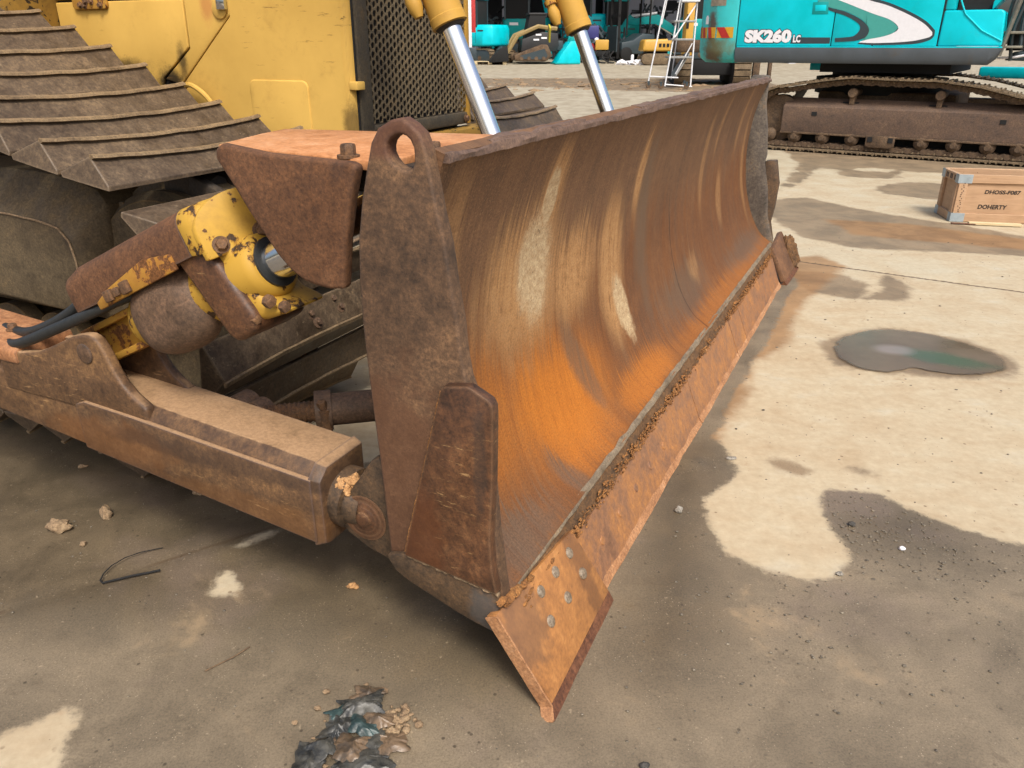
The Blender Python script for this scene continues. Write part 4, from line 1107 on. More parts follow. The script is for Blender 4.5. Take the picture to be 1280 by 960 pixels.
for b, z in ((-3.23, 1.675), (-3.19, 1.69), (-3.15, 1.69), (-3.20, 1.672), (-3.09, 1.672)):
    g = G(); bolt_shape(g, (b, HA - .016, z), (0, -1, 0), .011, .012); g.link('bolt', M['bolt'], hg_)
lt = G().lathe((-2.34, HA, 1.645), (-2.34, HA - .012, 1.645), [(0, .042), (.7, .042), (1, .036)], 24).link('latch', M['yellow'], core, angle=40)
G().box((-2.335, HA - .030, 1.64), (-2.285, HA - .010, 1.70)).link('latch_handle', M['chrome2'], lt, bevel=.004)
G().tube(catmull([(-2.62, HA - .03, 1.30), (-2.55, HA - .05, 1.325), (-2.47, HA - .05, 1.29), (-2.42, HA - .03, 1.22)], 12), .012, 8).link('hose_loop', M['yellow'], core)
G().box((-3.6, 1.40, .70), (-1.75, 2.86, 1.03)).link('belly', M['dark'], dozer, bevel=.03)
# far side of the hood and cab, only glimpsed
G().box((-3.435, 2.632, 1.05), (-1.72, 2.652, 2.3)).link('side_panel', M['yellow'], core, bevel=.006)
CABM = plain('cab_dark_green_grey', C(70, 74, 62), .6)
cab = G().box((-5.2, 1.0, 1.55), (-3.62, 3.25, 2.2)).link('cab_base', CABM, dozer, bevel=.03)
G().box((-3.62, 1.35, 1.25), (-3.44, 1.66, 2.1)).link('firewall', M['yellow_dirty'], cab, bevel=.02)
for y in (1.1, 3.1):
    for x in (-5.0, -3.75): G().box((x, y, 2.2), (x + .1, y + .1, 3.1)).link('cab_post', M['yellow'], cab, bevel=.015)
G().box((-5.2, 1.0, 3.1), (-3.6, 3.25, 3.2)).link('cab_roof', M['yellow'], cab, bevel=.03)
G().box((-5.0, .9, .55), (-3.7, 3.35, 1.5)).link('final_drive_case', M['dark'], cab, bevel=.05)

# --- radiator grille
gf = G().box((-1.70, 1.674, 1.10), (-1.636, 1.765, 2.1)).link('grille_frame', M['grille_frame'], dozer, bevel=.012)
G().box((-1.70, 1.662, 1.06), (-1.645, 1.673, 2.1)).link('frame_edge', M['black'], gf, bevel=.004)
G().box((-1.70, 2.655, 1.10), (-1.648, 2.690, 2.1)).link('frame_post', M['yellow_barrel'], gf, bevel=.006)
G().box((-1.70, 1.767, 1.10), (-1.646, 2.653, 1.162)).link('frame_rail', M['grille_frame'], gf, bevel=.010)
G().box((-1.75, 1.70, 1.0), (-1.72, 2.65, 2.1)).link('radiator_core', M['black'], gf)
def perforated():
    px, pz, r = .0293, .0365, .0134
    g = G(); t = .005
    vid = {}
    def V(p):
        k = (round(p[0], 5), round(p[1], 5), round(p[2], 5))
        if k not in vid: vid[k] = len(g.v); g.v.append(p)
        return vid[k]
    ncol = 30; nrow = 23
    for i in range(ncol):
        for j in range(nrow):
            a = 1.768 + px * (i + .5); z = 1.166 + pz * (j + .5) + (pz / 2 if i % 2 else 0)
            sq = [(a + px / 2 * math.copysign(1, cx) * (abs(cx) > .1), z + pz / 2 * math.copysign(1, cz) * (abs(cz) > .1)) for cx, cz in ((1, 0), (1, 1), (0, 1), (-1, 1), (-1, 0), (-1, -1), (0, -1), (1, -1))]
            jx, jz = random.uniform(-.0008, .0008), random.uniform(-.0008, .0008)
            rr = r * random.uniform(.94, 1.04)
            ci = [(a + jx + rr * math.cos(R(45 * k)), z + jz + rr * 1.08 * math.sin(R(45 * k))) for k in range(8)]
            S = [V((-1.655, p[0], p[1])) for p in sq]; Ci = [V((-1.655, p[0], p[1])) for p in ci]; Cb = [V((-1.655 - t, p[0], p[1])) for p in ci]
            for k in range(8):
                m = (k + 1) % 8
                g.f.append((S[k], S[m], Ci[m], Ci[k])); g.f.append((Ci[k], Ci[m], Cb[m], Cb[k]))
    g.link('perforated_plate', M['grille'], gf, angle=30, recalc=False)
perforated()
for (a, z) in ((1.80, 1.130), (2.62, 1.13)):
    g = G(); bolt_shape(g, (-1.640, a, z), (1, 0, 0), .015, .014); g.link('bolt', M['bolt'], gf)
G().box((-1.72, 1.68, .985), (-1.600, 2.86, 1.085)).link('front_beam', M['yellow_dirty'], dozer, bevel=.015)
G().box((-1.62, 2.78, .98), (-1.585, 2.88, 1.11)).link('beam_lug', M['grille_frame'], dozer, bevel=.01)

# --- lift cylinders
def lift(a):
    p0 = Vector((-.70, a, .74)); p1 = Vector((-1.062, a, 1.562)); p2 = Vector((-1.52, a, 2.60))
    q = p1 + (p2 - p1) * .02
    c = G().lathe(p1, p2, [(0, .058), (.003, .068), (.030, .068), (.033, .0655), (1, .0655)], 30).link('lift_cylinder', M['yellow_barrel'], dozer, angle=30)
    G().lathe(p0, q, [(0, .0365), (1, .0365)], 32).link('rod', M['chrome'], c)
    G().lathe(p1 + (p0 - p1) * .01, p1, [(0, .050), (1, .058)], 24).link('rod_seal', M['dark'], c)
    d = (p2 - p1).normalized(); off = Vector((-.070, -.070, -.02))
    b0 = p1 + off + d * .05
    G().tube([b0, b0 + d * .03, b0 + d * .06, b0 + d * .085], [.016, .028, .031, .024], 14).link('pipe_elbow', M['yellow_barrel'], c)
    G().tube([b0 + d * .08, b0 + d * .9], .022, 12).link('pipe', M['yellow_barrel'], c)
    for k in (.10, .14): G().lathe(b0 + d * k, b0 + d * (k + .022), [(0, .031), (1, .031)], 14).link('pipe_clamp', M['yellow_rust'], c)
    G().box((p0.x - .05, a - .08, .66), (p0.x + .22, a + .08, .80)).link('rod_eye', M['dark'], c, bevel=.02)
    return c
lift(1.47)
c2 = lift(2.79)
g = G(); b = Vector((-1.19, 2.70, 1.55))
sign = G().box((-.028, -.004, -.035), (.028, .004, .035), Matrix.Translation(b) @ Matrix.Rotation(R(-60), 4, 'Z') @ Matrix.Rotation(R(20), 4, 'Y')).link('tag_plate', plain('tag_yellow', C(214, 200, 60), .5), c2)

# ------------------------------------------------------------------ teal excavator on the right.  Local axes: x along the machine (to the right), y away, z up
TEAL = C(0, 196, 206); TEALD = C(0, 150, 156)
M['teal'] = paint('teal_machine_paint', C(0, 208, 224, 1.22), chip=C(96, 74, 56), chip_amt=.02, dirt=C(96, 150, 140), dirt_amt=.12, rough=.3, scale=3)
M['teal_old'] = paint('faded_teal_counterweight', C(64, 204, 208, 1.3), chip=C(98, 58, 40), chip_amt=.22, dirt=C(120, 128, 96), dirt_amt=.35, rough=.45, scale=2.2, under=C(150, 160, 120), zones=((C(96, 54, 40), (-1.05, .03, 1.36), (.26, .3, .22), .97), (C(104, 60, 44), (-1.08, .03, 1.72), (.10, .3, .38), .9), (C(124, 128, 92), (-.95, .02, 1.46), (.4, .4, .20), .7)))
M['teal_shade'] = paint('teal_paint_dull', C(14, 172, 172), chip=C(70, 60, 50), chip_amt=.1, dirt=C(70, 110, 104), dirt_amt=.3, rough=.45)
M['skirt'] = paint('dark_grey_skirt', C(96, 104, 110), chip=C(110, 92, 72), chip_amt=.12, dirt=C(108, 96, 80), dirt_amt=.35, rough=.45)
M['white'] = plain('white_vinyl', C(232, 232, 236, 1.15), .35, 0, .05)
M['paleteal'] = plain('grey_teal_vinyl', C(80, 180, 170), .35, 0, .05)
M['charcoal'] = plain('charcoal_vinyl', C(60, 74, 80), .4, 0, .1)
M['uc'] = rust('dusty_undercarriage', [C(62, 48, 36), C(98, 78, 58), C(124, 100, 76), C(148, 122, 92)], 4, rough=.85, grain=120)
M['uc_shoe'] = rust('dusty_excavator_shoe', [C(80, 66, 48), C(116, 98, 74), C(140, 120, 92), C(164, 142, 110)], 6, rough=.85, grain=120, vary=True)
M['uc_side'] = rust('track_frame_side', [C(76, 60, 50), C(104, 84, 70), C(118, 94, 76), C(134, 110, 88)], 2.2, stretch=(1, 1, 2), rough=.75, grain=130, scratch=C(150, 130, 120), scratch_amt=.4)
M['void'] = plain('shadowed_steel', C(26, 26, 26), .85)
M['yellow_tape'] = plain('hazard_yellow', C(226, 170, 40), .4, 0, .12)
M['red_tape'] = plain('hazard_red', C(190, 44, 36), .4, 0, .15)
M['rustpatch'] = rust('bleeding_rust', [C(84, 46, 34), C(110, 62, 46), C(128, 76, 58), C(140, 92, 70)], 7, rough=.9, grain=110)
exc = thing('excavator', 'big teal excavator with white swoosh decal and SK260LC lettering on its side', 'excavator', (3.9453, 12.4815, 0), R(-33.92))

def eprism(poly, n0, n1, name, mat, par=exc, bevel=.0, **kw):      # outline in (x, z), depth y
    return G().prism(poly, side, n0, n1).link(name, M[mat] if isinstance(mat, str) else mat, par, bevel=bevel, **kw)
# body core and panels
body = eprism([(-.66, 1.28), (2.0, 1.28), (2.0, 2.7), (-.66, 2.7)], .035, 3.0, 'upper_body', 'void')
def door(x0, x1, z0=1.475, z1=2.75, name='side_door', par=body):
    return eprism([(x0, z0), (x1, z0), (x1, z1), (x0, z1)], 0, .03, name, 'teal', par, .006, seg=2)
door(-.655, .712); d2 = door(.727, 1.268); door(1.283, 2.078)
hb = eprism([(.405, 1.890), (.625, 1.890), (.612, 2.045), (.398, 2.045)], -.006, .004, 'door_latch', 'teal_shade', body, .004)
eprism([(.44, 1.925), (.59, 1.925), (.585, 2.005), (.435, 2.005)], -.010, -.004, 'latch_paddle', 'teal', body, .003)
# sill under the doors, then the dark skirt with its chamfered end
eprism([(-.64, 1.452), (2.85, 1.452), (2.85, 1.470), (-.64, 1.470)], -.02, .10, 'sill', 'teal', body, .004)
g = G(); rings = []
for x, zb, zt in ((-.66, 1.240, 1.452), (2.72, 1.245, 1.452), (2.80, 1.315, 1.452), (2.86, 1.435, 1.452)):
    rings.append([(x, .12, zb), (x, .01, zb + .004), (x, -.018, zb + min(.06, (1.452 - zb) * .4)), (x, -.026, zt), (x, .14, zt)])
g.loft(rings).link('skirt', M['skirt'], body, bevel=.006, angle=25)
# toolbox and front end
eprism([(2.092, 1.475), (2.835, 1.475), (2.835, 1.52), (2.80, 1.87), (2.76, 1.905), (2.10, 1.905)], 0, .75, 'toolbox', 'teal', body, .022, seg=3)
eprism([(2.102, 1.91), (2.225, 1.91), (2.225, 2.4), (2.102, 2.4)], .01, .5, 'toolbox_post', 'teal', body, .02)
G().tube([(2.10, .0, 2.6), (2.18, -.002, 2.2), (2.35, -.004, 1.86), (2.58, -.004, 1.66), (2.83, -.002, 1.535)], .010, 8).link('pressed_crease', M['teal'], body)
G().prism([(2.24, 1.9), (2.66, 1.9), (2.62, 2.2), (2.24, 2.2)], side, .10, .60).link('step_well', M['void'], body)
G().loft([[(2.64, y0, z0) for y0, z0 in ((.02, 1.905), (.5, 1.905), (.5, 2.0), (.02, 2.0))], [(3.1, y0, z0 + .55) for y0, z0 in ((.02, 1.905), (.5, 1.905), (.5, 2.02), (.02, 2.02))]]).link('boom_foot', M['teal'], body, bevel=.01)
for k, (x, z) in enumerate(((2.90, 2.35), (2.98, 2.1), (3.06, 2.25))):
    G().tube(catmull([(x + .05, .10 + .05 * k, z + .4), (x, .12 + .05 * k, z - .1), (x - .06, .15 + .05 * k, z - .45), (x - .02, .25, z - .8)], 12), .022, 8).link('hydraulic_hose', M['charcoal'], body)
G().tube([(2.99, .05, 2.6), (2.93, .06, 2.0), (2.83, .08, 1.36)], .028, 8).link('steel_pipe', plain('grey_pipe', C(120, 118, 108), .4), body)
for z in (1.45, 1.62): G().box((2.80, .10, z), (3.06, .45, z + .03)).link('step', plain('step_grey', C(150, 146, 130), .5), body, bevel=.006)
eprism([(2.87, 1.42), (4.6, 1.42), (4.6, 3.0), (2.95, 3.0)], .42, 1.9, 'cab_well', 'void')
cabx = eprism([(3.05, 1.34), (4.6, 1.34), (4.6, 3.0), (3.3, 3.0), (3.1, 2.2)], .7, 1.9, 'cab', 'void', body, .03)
eprism([(2.88, 1.30), (4.6, 1.26), (4.6, 1.41), (2.98, 1.41)], .36, 2.0, 'cab_floor', 'charcoal', cabx, .02)
G().tube(catmull([(2.80, .30, 1.33), (3.05, .26, 1.35), (3.3, .26, 1.45), (3.6, .26, 1.7)], 10), .016, 8).link('grab_rail', M['white'], body)
# counterweight: rounded in plan, battered, with a recess and hazard tape
def cw_plan(ins):
    pts = [(-.675, .0 + ins)]
    for q in range(0, 91, 15): pts.append((-.86 - (.62 - ins) * math.sin(R(q)) * .92, (.62) - (.62 - ins) * math.cos(R(q))))
    pts += [(-1.52 + ins, 1.6), (-1.42 + ins, 2.6), (-.9, 3.05 - ins), (-.675, 3.05 - ins)]
    return pts
g = G(); rings = []
for z, ins in ((1.235, .12), (1.30, .03), (1.42, .0), (2.3, .0), (2.9, .02)): rings.append([(x, y, z) for x, y in cw_plan(ins)])
cwt = g.loft(rings).link('counterweight', M['teal_old'], exc, bevel=.012, angle=50)
def on_cw(u, z, lift=.003):
    """u metres along the counterweight's face from its front edge"""
    pl = [Vector(p) for p in cw_plan(0.)]
    for a, b in zip(pl[:-1], pl[1:]):
        L = (b - a).length
        if u <= L or b == pl[-1]:
            p = a + (b - a) * (u / L); n = Vector((b.y - a.y, -(b.x - a.x))).normalized()
            if n.x > 0 or n.y > .5: n = -n
            return (p.x + n.x * lift, p.y + n.y * lift, z)
        u -= L
def cw_patch(us, z0, z1, name, mat, lift=.003, slant=0.):
    n = 8; g = G()
    a, b = us
    for k in range(n):
        q0, q1 = a + (b - a) * k / n, a + (b - a) * (k + 1) / n
        g.add([on_cw(q0, z0, lift), on_cw(q1, z0, lift), on_cw(max(0, q1 + slant), z1, lift), on_cw(max(0, q0 + slant), z1, lift)], [(0, 1, 2, 3)])
    return g.link(name, mat, cwt, recalc=False)
cw_patch((.045, .86), 1.585, 1.735, 'hazard_tape', M['yellow_tape'], .003)
for u in (.09, .40, .56, .70, .82): cw_patch((u, u + (.13 if u < .2 else .07)), 1.586, 1.734, 'hazard_stripe', M['red_tape'], .006, .10 if u < .2 else .03)
cw_patch((.50, .585), 1.78, 1.88, 'white_sticker', M['white'], .004)
cw_patch((.515, .57), 1.845, 1.90, 'white_sticker', M['white'], .005)
# recess panel above
cw_patch((.20, .48), 2.03, 2.4, 'recess_panel', plain('grey_plate', C(150, 140, 122), .6), .004)
# decals
def decal(poly, name, mat, d=-.003):
    bm = bmesh.new(); vs = [bm.verts.new((x, d, z)) for x, z in poly]; f = bm.faces.new(vs)
    bmesh.ops.triangulate(bm, faces=[f]); me = bpy.data.meshes.new(name); bm.to_mesh(me); bm.free(); me.materials.append(M[mat])
    o = bpy.data.objects.new(name, me); COL.objects.link(o); o.parent = body; return o
def smooth_poly(groups, n=10):
    out = []
    for gpts in groups:
        c = catmull([(x, 0, z) for x, z in gpts], n * (len(gpts) - 1)); out += [(p.x, p.z) for p in c]
    return out
WO = [(.62, 2.262), (.90, 2.15), (1.139, 2.052), (1.385, 1.982), (1.669, 1.864), (1.883, 1.749), (2.012, 1.637)]
WB = [(2.006, 1.592), (1.827, 1.545), (1.602, 1.522), (1.30, 1.512), (1.10, 1.520)]
WI = [(1.12, 1.535), (1.225, 1.562), (1.389, 1.592), (1.525, 1.640), (1.575, 1.705), (1.451, 1.803), (1.201, 1.889), (.835, 2.027), (.36, 2.20)]
def grow(pts, d): return [(x + d * .8, z + d) for x, z in pts]
decal(smooth_poly([[(x + .02, z + .030) for x, z in WO], [(2.035, 1.60), (1.99, 1.55), (1.84, 1.505), (1.602, 1.490), (1.30, 1.486), (1.08, 1.50)], WI]), 'swoosh_outline', 'charcoal', -.002)
def band(outer, inner, name, mat, d):
    o_, i_ = smooth_poly(outer), smooth_poly(inner)
    def even(pts, n):
        L = np.r_[0, np.cumsum([math.dist(a, b) for a, b in zip(pts[:-1], pts[1:])])]
        P_ = np.array(pts); q = np.linspace(0, L[-1], n)
        return list(zip(np.interp(q, L, P_[:, 0]), np.interp(q, L, P_[:, 1])))
    n = 60; a, b = even(o_, n), even(i_, n)
    g = G(); g.add([(x, d, z) for x, z in a] + [(x, d, z) for x, z in b], [(k, k + 1, n + k + 1, n + k) for k in range(n - 1)])
    return g.link(name, M[mat], body, recalc=False, smooth=False)
band([WO, WB], [WI[::-1]], 'swoosh', 'white', -.0045)
decal(smooth_poly([[(.45, 2.165), (.835, 2.027), (1.201, 1.889), (1.451, 1.803), (1.575, 1.705)], [(1.525, 1.640), (1.389, 1.592), (1.225, 1.562), (1.13, 1.545)], [(1.184, 1.593), (1.205, 1.692), (1.085, 1.812), (.86, 1.916), (.64, 1.972), (.46, 2.052)]]), 'inner_swoosh', 'paleteal', -.003)
band([[(.46, 2.05), (.634, 1.970), (.854, 1.912), (1.079, 1.809), (1.195, 1.70), (1.184, 1.600), (1.055, 1.543), (.775, 1.526)]], [[(.46, 2.0), (.695, 1.915), (.862, 1.862), (1.04, 1.77), (1.084, 1.690), (1.02, 1.606), (.9, 1.585), (.767, 1.577)]], 'dark_swoosh', 'charcoal', -.0055)
decal([(.15, 1.505), (.705, 1.505), (.705, 1.585), (.16, 1.590)], 'lettering_band', 'charcoal', -.002)
lf = lambda dx, dz, n: (lambda u, v, w: Vector((dx + u, n - w, dz + v)))
for txt, size, th, x, z, wd in (('SK260', .212, .0135, -.535, 1.533, .69), ('LC', .125, .006, .185, 1.528, .105)):
    font_mesh(txt, size, M['charcoal'], 'lettering_outline', body, lf(x, z, -.0035), th + .010, .0, wd, pad=.010)
    font_mesh(txt, size, M['white'], 'lettering', body, lf(x, z, -.0065), th, .0, wd)

# undercarriage
car = G().lathe((1.2, 1.5, .80), (1.2, 1.5, 1.26), [(0, .95), (.5, .95), (.55, .72), (1, .72)], 36).link('slew_ring', M['void'], exc, angle=30)
G().box((.5, .6, .45), (2.4, 2.4, .85)).link('carbody', M['uc'], car, bevel=.05)
E_BOT = .045
def etrack(n0, near):
    n1 = n0 + .65; c = (n0 + n1) / 2
    top = [(-.02, .885), (.35, .955), (.7, 1.01), (1.06, 1.055), (1.6, 1.040), (2.2, 1.035), (2.7, .975), (3.2, .86), (3.7, .83), (4.1, .86)]
    loop = [(x, z) for x, z in top] + arc(4.15, .46, .42, 80, -80, 10) + [(4.0, E_BOT), (.2, E_BOT)] + arc(.04, .455, .41, -100, -262, 12)
    pts = loop_points(loop, .205)
    fr = None
    if near:
        g = G(); rings = []
        for x in (.15, 3.95): rings.append([(x, n0 + .10, .262), (x, n0 + .085, .285), (x, n0 + .085, .640), (x, n0 + .12, .668), (x, n0 + .32, .760), (x, n1 - .12, .668), (x, n1 - .10, .262)])
        fr = g.loft(rings).link('track_frame', M['uc_side'], exc, bevel=.008, angle=20)
        G().box((.15, n0 + .060, .255), (3.95, n0 + .14, .283)).link('frame_flange', M['uc'], fr, bevel=.004)
        for x in (.58, 3.02): G().box((x, n0 + .078, .52), (x + .075, n0 + .09, .575)).link('frame_slot', M['void'], fr)
        for x in (1.10, 2.25): G().prism(rrect(x - .13, x + .10, -.012, .012, .011, 4), lambda u, v, w: (u, n0 + .20 + v, .712 + v * .46 + w), 0, .006).link('frame_slot', M['void'], fr)
        for x in (1.10, 2.245):
            r = G().lathe((x, n0 + .10, .850), (x, n1 - .05, .850), [(0, .056), (.04, .066), (.2, .066), (.25, .05), (1, .05)], 20).link('carrier_roller', M['uc'], exc, angle=30)
            G().box((x - .035, n0 + .15, .69), (x + .035, n0 + .30, .82)).link('roller_bracket', M['uc'], r, bevel=.006)
        rx = [-.02, .36, .77, 1.19, 1.585, 2.12, 2.53, 2.944, 3.30, 3.65]
        r0 = None
        for k, x in enumerate(rx):
            if r0 is None:
                r0 = G().lathe((0, n0 + .07, 0), (0, n1 - .07, 0), [(0, .05), (.03, .075), (.08, .098), (.24, .098), (.3, .07), (1, .07)], 20).link('bottom_roller', M['uc'], exc, angle=30); o = r0
                cap0 = G().lathe((0, n0 + .052, 0), (0, n0 + .072, 0), [(0, .042), (1, .05)], 8).link('roller_cap', M['uc'], r0)
            else: o = dup(r0, exc); dup(cap0, o)
            o.location = (x, 0, .215)
        G().box((.1, n0 + .30, .10), (4.0, n0 + .36, .27)).link('shade_backing', M['void'], fr)  # dark box added behind the rollers, standing for shade in the gaps
        rg = eprism([(1.40, .15), (1.40, .29), (1.79, .29), (1.79, .15), (1.75, .125), (1.44, .125)], n0 + .03, n0 + .05, 'roller_guard', 'uc', fr, .006)
        for x in (1.425, 1.70): eprism([(x, .20), (x + .065, .20), (x + .065, .27), (x, .27)], n0 + .022, n0 + .029, 'guard_window', 'void', fr)
        G().lathe((.04, n0 + .2, .455), (.04, n1 - .2, .455), [(0, .26), (.1, .34), (.9, .34), (1, .26)], 24).link('sprocket', M['uc'], fr, angle=30)
        G().lathe((4.15, n0 + .2, .46), (4.15, n1 - .2, .46), [(0, .3), (.1, .36), (.9, .36), (1, .3)], 24).link('front_idler', M['uc'], fr, angle=30)
    else:
        G().box((.2, n0 + .1, .28), (3.9, n1 - .1, .70)).link('track_frame', M['uc'], exc, bevel=.03)
    s0 = l0 = None
    for (p, tn) in pts:
        if s0 is None:
            g = G(); y0, y1 = -.325, .325
            g.loft([[(-.105, y, 0), (-.10, y, .012), (-.085, y, .038), (-.070, y, .038), (-.062, y, .014), (-.012, y, .012), (-.004, y, .030), (.008, y, .030), (.016, y, .012), (.066, y, .010), (.072, y, .028), (.084, y, .028), (.098, y, .006), (.095, y, -.008), (-.10, y, -.008)] for y in (y0, y1)])
            s0 = g.link('track_shoe', M['uc_shoe'], exc, smooth=False); o = s0
            if near:
                g = G()
                for yy in (-.215, -.06):
                    g.prism([(-.115, -.018), (-.115, -.075), (-.06, -.098), (.0, -.078), (.06, -.098), (.115, -.075), (.115, -.018)], lambda u, v, w: (u, w, v), yy, yy + .05)
                    g.lathe((.105, yy - .02, -.055), (.105, yy + .06, -.055), [(0, .040), (1, .040)], 12)
                l0 = g.link('track_link', M['uc'], s0, angle=30)
                for xx in (-.045, .030):
                    gg = G(); bolt_shape(gg, (xx, -.235, -.035), (0, -1, 0), .016, .014, False); 
                    gg.link('link_bolt', M['uc_shoe'], s0)
        else:
            o = dup(s0, exc)
            for ch in list(s0.children): dup(ch, o)
        an_ = math.atan2(tn[1], tn[0])
        # the loop runs clockwise along the top (x rising): outward normal is to the left of travel
        o.location = (p[0], c, p[1]); o.rotation_euler = (0, -an_, 0)
    return fr
etrack(0., True)
etrack(2.35, False)
G().box((.55, .30, 1.12), (2.28, 2.9, 1.238)).link('belly_plate', M['void'], body)
# far-side deck seen under the skirt
G().box((-.30, 3.02, 1.068), (.53, 3.3, 1.19)).link('far_deck', M['teal'], body, bevel=.02)
G().box((2.40, 3.02, .99), (4.8, 3.3, 1.16)).link('far_deck', M['teal'], body, bevel=.03)
G().tube(catmull([(.25, 2.3, 1.12), (.4, 2.3, 1.22), (1.0, 2.3, 1.22), (1.35, 2.3, 1.18)], 12), .028, 8).link('hose_bundle', M['charcoal'], car)

# ------------------------------------------------------------------ wooden crate and the stick of timber in front of it
WOOD = NT('crate_ply')
o_ = WOOD.shift(WOOD.coord(scale=(1, 1, 1)))
gr = WOOD.noise(WOOD.mapv(o_, (2, 2, 26)), 2.5, 6, .65, .6); bl = WOOD.noise(o_, 3.2, 5, .6)
wc = WOOD.ramp(WOOD.add(WOOD.mul(gr, .5), WOOD.mul(bl, .5)), [(.25, C(172, 136, 102)), (.5, C(206, 168, 130)), (.7, C(220, 182, 146)), (.85, C(216, 166, 136))])
wc = WOOD.mix(WOOD.step(WOOD.noise(o_, 34, 3, .6), .68, .74, 0, .6), wc, C(110, 82, 58))
M['ply'] = WOOD.out(wc, .75, 0, gr, .2, .004)
WOOD2 = NT('pale_sawn_timber')
o_ = WOOD2.shift(WOOD2.coord())
gr = WOOD2.noise(WOOD2.mapv(o_, (2.5, 40, 40)), 2., 6, .65, .4)
M['timber'] = WOOD2.out(WOOD2.ramp(gr, [(.25, C(206, 176, 126)), (.5, C(234, 212, 166)), (.8, C(240, 226, 186))]), .75, 0, gr, .25, .004)
M['tin'] = plain('galvanised_tin', C(176, 190, 196), .5, .2, .2, 12)
M['ink'] = plain('stencil_ink', C(52, 42, 36), .8, 0, .5, 60)
crate = thing('crate', 'open wooden crate with tin corners and stencilled lettering, beside the excavator tracks', 'crate', (4.043, 7.155, .004), R(-10))
CL, CW_, CH = 1.30, .43, .422
def cboard(lo, hi, name='board', mat='ply', bev=.003): return G().box(lo, hi).link(name, M[mat], crate, bevel=bev, seg=1)
cboard((.0, .012, .0), (CL, .024, CH - .002), 'side_panel'); cboard((.0, CW_ - .024, 0), (CL, CW_ - .012, CH - .002), 'side_panel')
cboard((.012, .024, 0), (.024, CW_ - .024, CH - .002), 'end_panel'); cboard((CL - .024, .024, 0), (CL - .012, CW_ - .024, CH - .002), 'end_panel')
cboard((.024, .024, .01), (CL - .024, CW_ - .024, .03), 'floor_panel')
for y0, y1 in ((-.006, .012), (CW_ - .012, CW_ + .006)):
    cboard((0, y0, CH - .075), (CL, y1, CH), 'batten'); cboard((0, y0, 0), (CL, y1, .075), 'batten'); cboard((0, y0, .0755), (.075, y1, CH - .0755), 'batten')
    cboard((CL - .075, y0, .0755), (CL, y1, CH - .0755), 'batten')
for x0, x1 in ((-.012, .012), (CL - .012, CL + .012)):
    cboard((x0, .0125, CH - .075), (x1, CW_ - .0125, CH - .001), 'batten'); cboard((x0, .0125, 0.001), (x1, CW_ - .0125, .075), 'batten')
    cboard((x0, .0125, .0755), (x1, .075, CH - .0755), 'batten'); cboard((x0, CW_ - .075, .0755), (x1, CW_ - .0125, CH - .0755), 'batten')
for z in (CH - .078, -.001):
    for y0, y1 in ((-.008, .075), (CW_ - .075, CW_ + .008)):
        cboard((-.0145, y0, z), (.105 if y0 < 0 else .02, y0 + .002 if y0 < 0 else y1, z + .078), 'tin_corner', 'tin', .001) if y0 < 0 else cboard((-.0145, y0, z), (-.0125, y1, z + .078), 'tin_corner', 'tin', .001)
    cboard((-.0145, -.006, z), (-.0125, .07, z + .078), 'tin_corner', 'tin', .0005)
nl = G()
for k in range(16):
    nl.disc((.0375 + random.uniform(-.012, .012), -.0055, .09 + .017 * k), (0, -1, 0), .0045, .003, 8)
nl.link('nail_heads', M['void'], crate)
cf = lambda x, z: (lambda u, v, w: Vector((x + u, .0105 - w, z + v)))
font_mesh('DHOSS-F087', .046, M['ink'], 'lettering', crate, cf(.235, .255), .0014, .12, .300)
font_mesh('DOHERTY', .052, M['ink'], 'lettering', crate, cf(.205, .120), .0016, .12, .245)
st_ = G()
for k in range(7):
    if k in (1, 4): continue
    st_.box((-.0135, .085 + .036 * k, CH - .062), (-.0122, .085 + .036 * k + .027, CH - .018))
st_.link('smudged_stencil', plain('smudged_ink', C(96, 78, 66), .8, 0, .5, 50), crate)
pl_ = G().box((0, 0, 0), (.43, .045, .022)).link('timber_offcut', M['timber'], bevel=.002, seg=1)
tag(pl_, 'pale sawn timber offcut lying on the ground in front of the wooden crate', 'timber')
pl_.location = (4.125, 6.995, .006); pl_.rotation_euler = (R(2), 0, R(-13))
pl2 = G().box((0, 0, 0), (.20, .03, .010)).link('timber_offcut', M['bit_edge'], bevel=.002, seg=1)
tag(pl2, 'thin dark wood sliver at the left end of the pale timber offcut', 'timber')
pl2.location = (3.985, 7.035, .006); pl2.rotation_euler = (0, 0, R(-17))

# ------------------------------------------------------------------ background: shed, machines under it, steps
M['teal_dark'] = paint('teal_paint_in_shade', C(6, 112, 118), dirt=C(50, 90, 88), dirt_amt=.3, rough=.5)
M['shed'] = plain('shed_cladding', C(206, 208, 222), .6, 0, .06, 4)
M['shed_light'] = plain('shed_column_paint', C(236, 238, 246), .6, 0, .06, 4)
M['shed_dark'] = plain('shed_interior', C(44, 46, 52), .8)
shed = thing('shed', 'grey open fronted machinery shed across the back of the yard', 'building', (0, 0, ground_z(48)))
SY = 47.5
for x0, x1 in ((-14, -4.9), (-2.55, -1.72), (-.55, .35), (4.28, 4.62), (5.02, 10.6), (10.6, 16)):
    n = max(1, int((x1 - x0) / 1.2))
    for k in range(n):
        a, b = x0 + (x1 - x0) * k / n, x0 + (x1 - x0) * (k + 1) / n
        G().box((a, SY, 0), (b - .02, SY + .12, 6)).link('wall_panel', M['shed'], shed, bevel=.01)
for x in (-2.1, -.05, 5.05, 5.25, 7.25, 10.5):
    wd = .5 if x > 7 and x < 8 else .22
    G().box((x, SY - .25, 0), (x + wd, SY - .02, 6)).link('column', M['shed_light'], shed, bevel=.01)
G().box((-14, SY + 1.5, 0), (16, SY + 1.6, 6)).link('dark_back_wall', M['shed_dark'], shed)
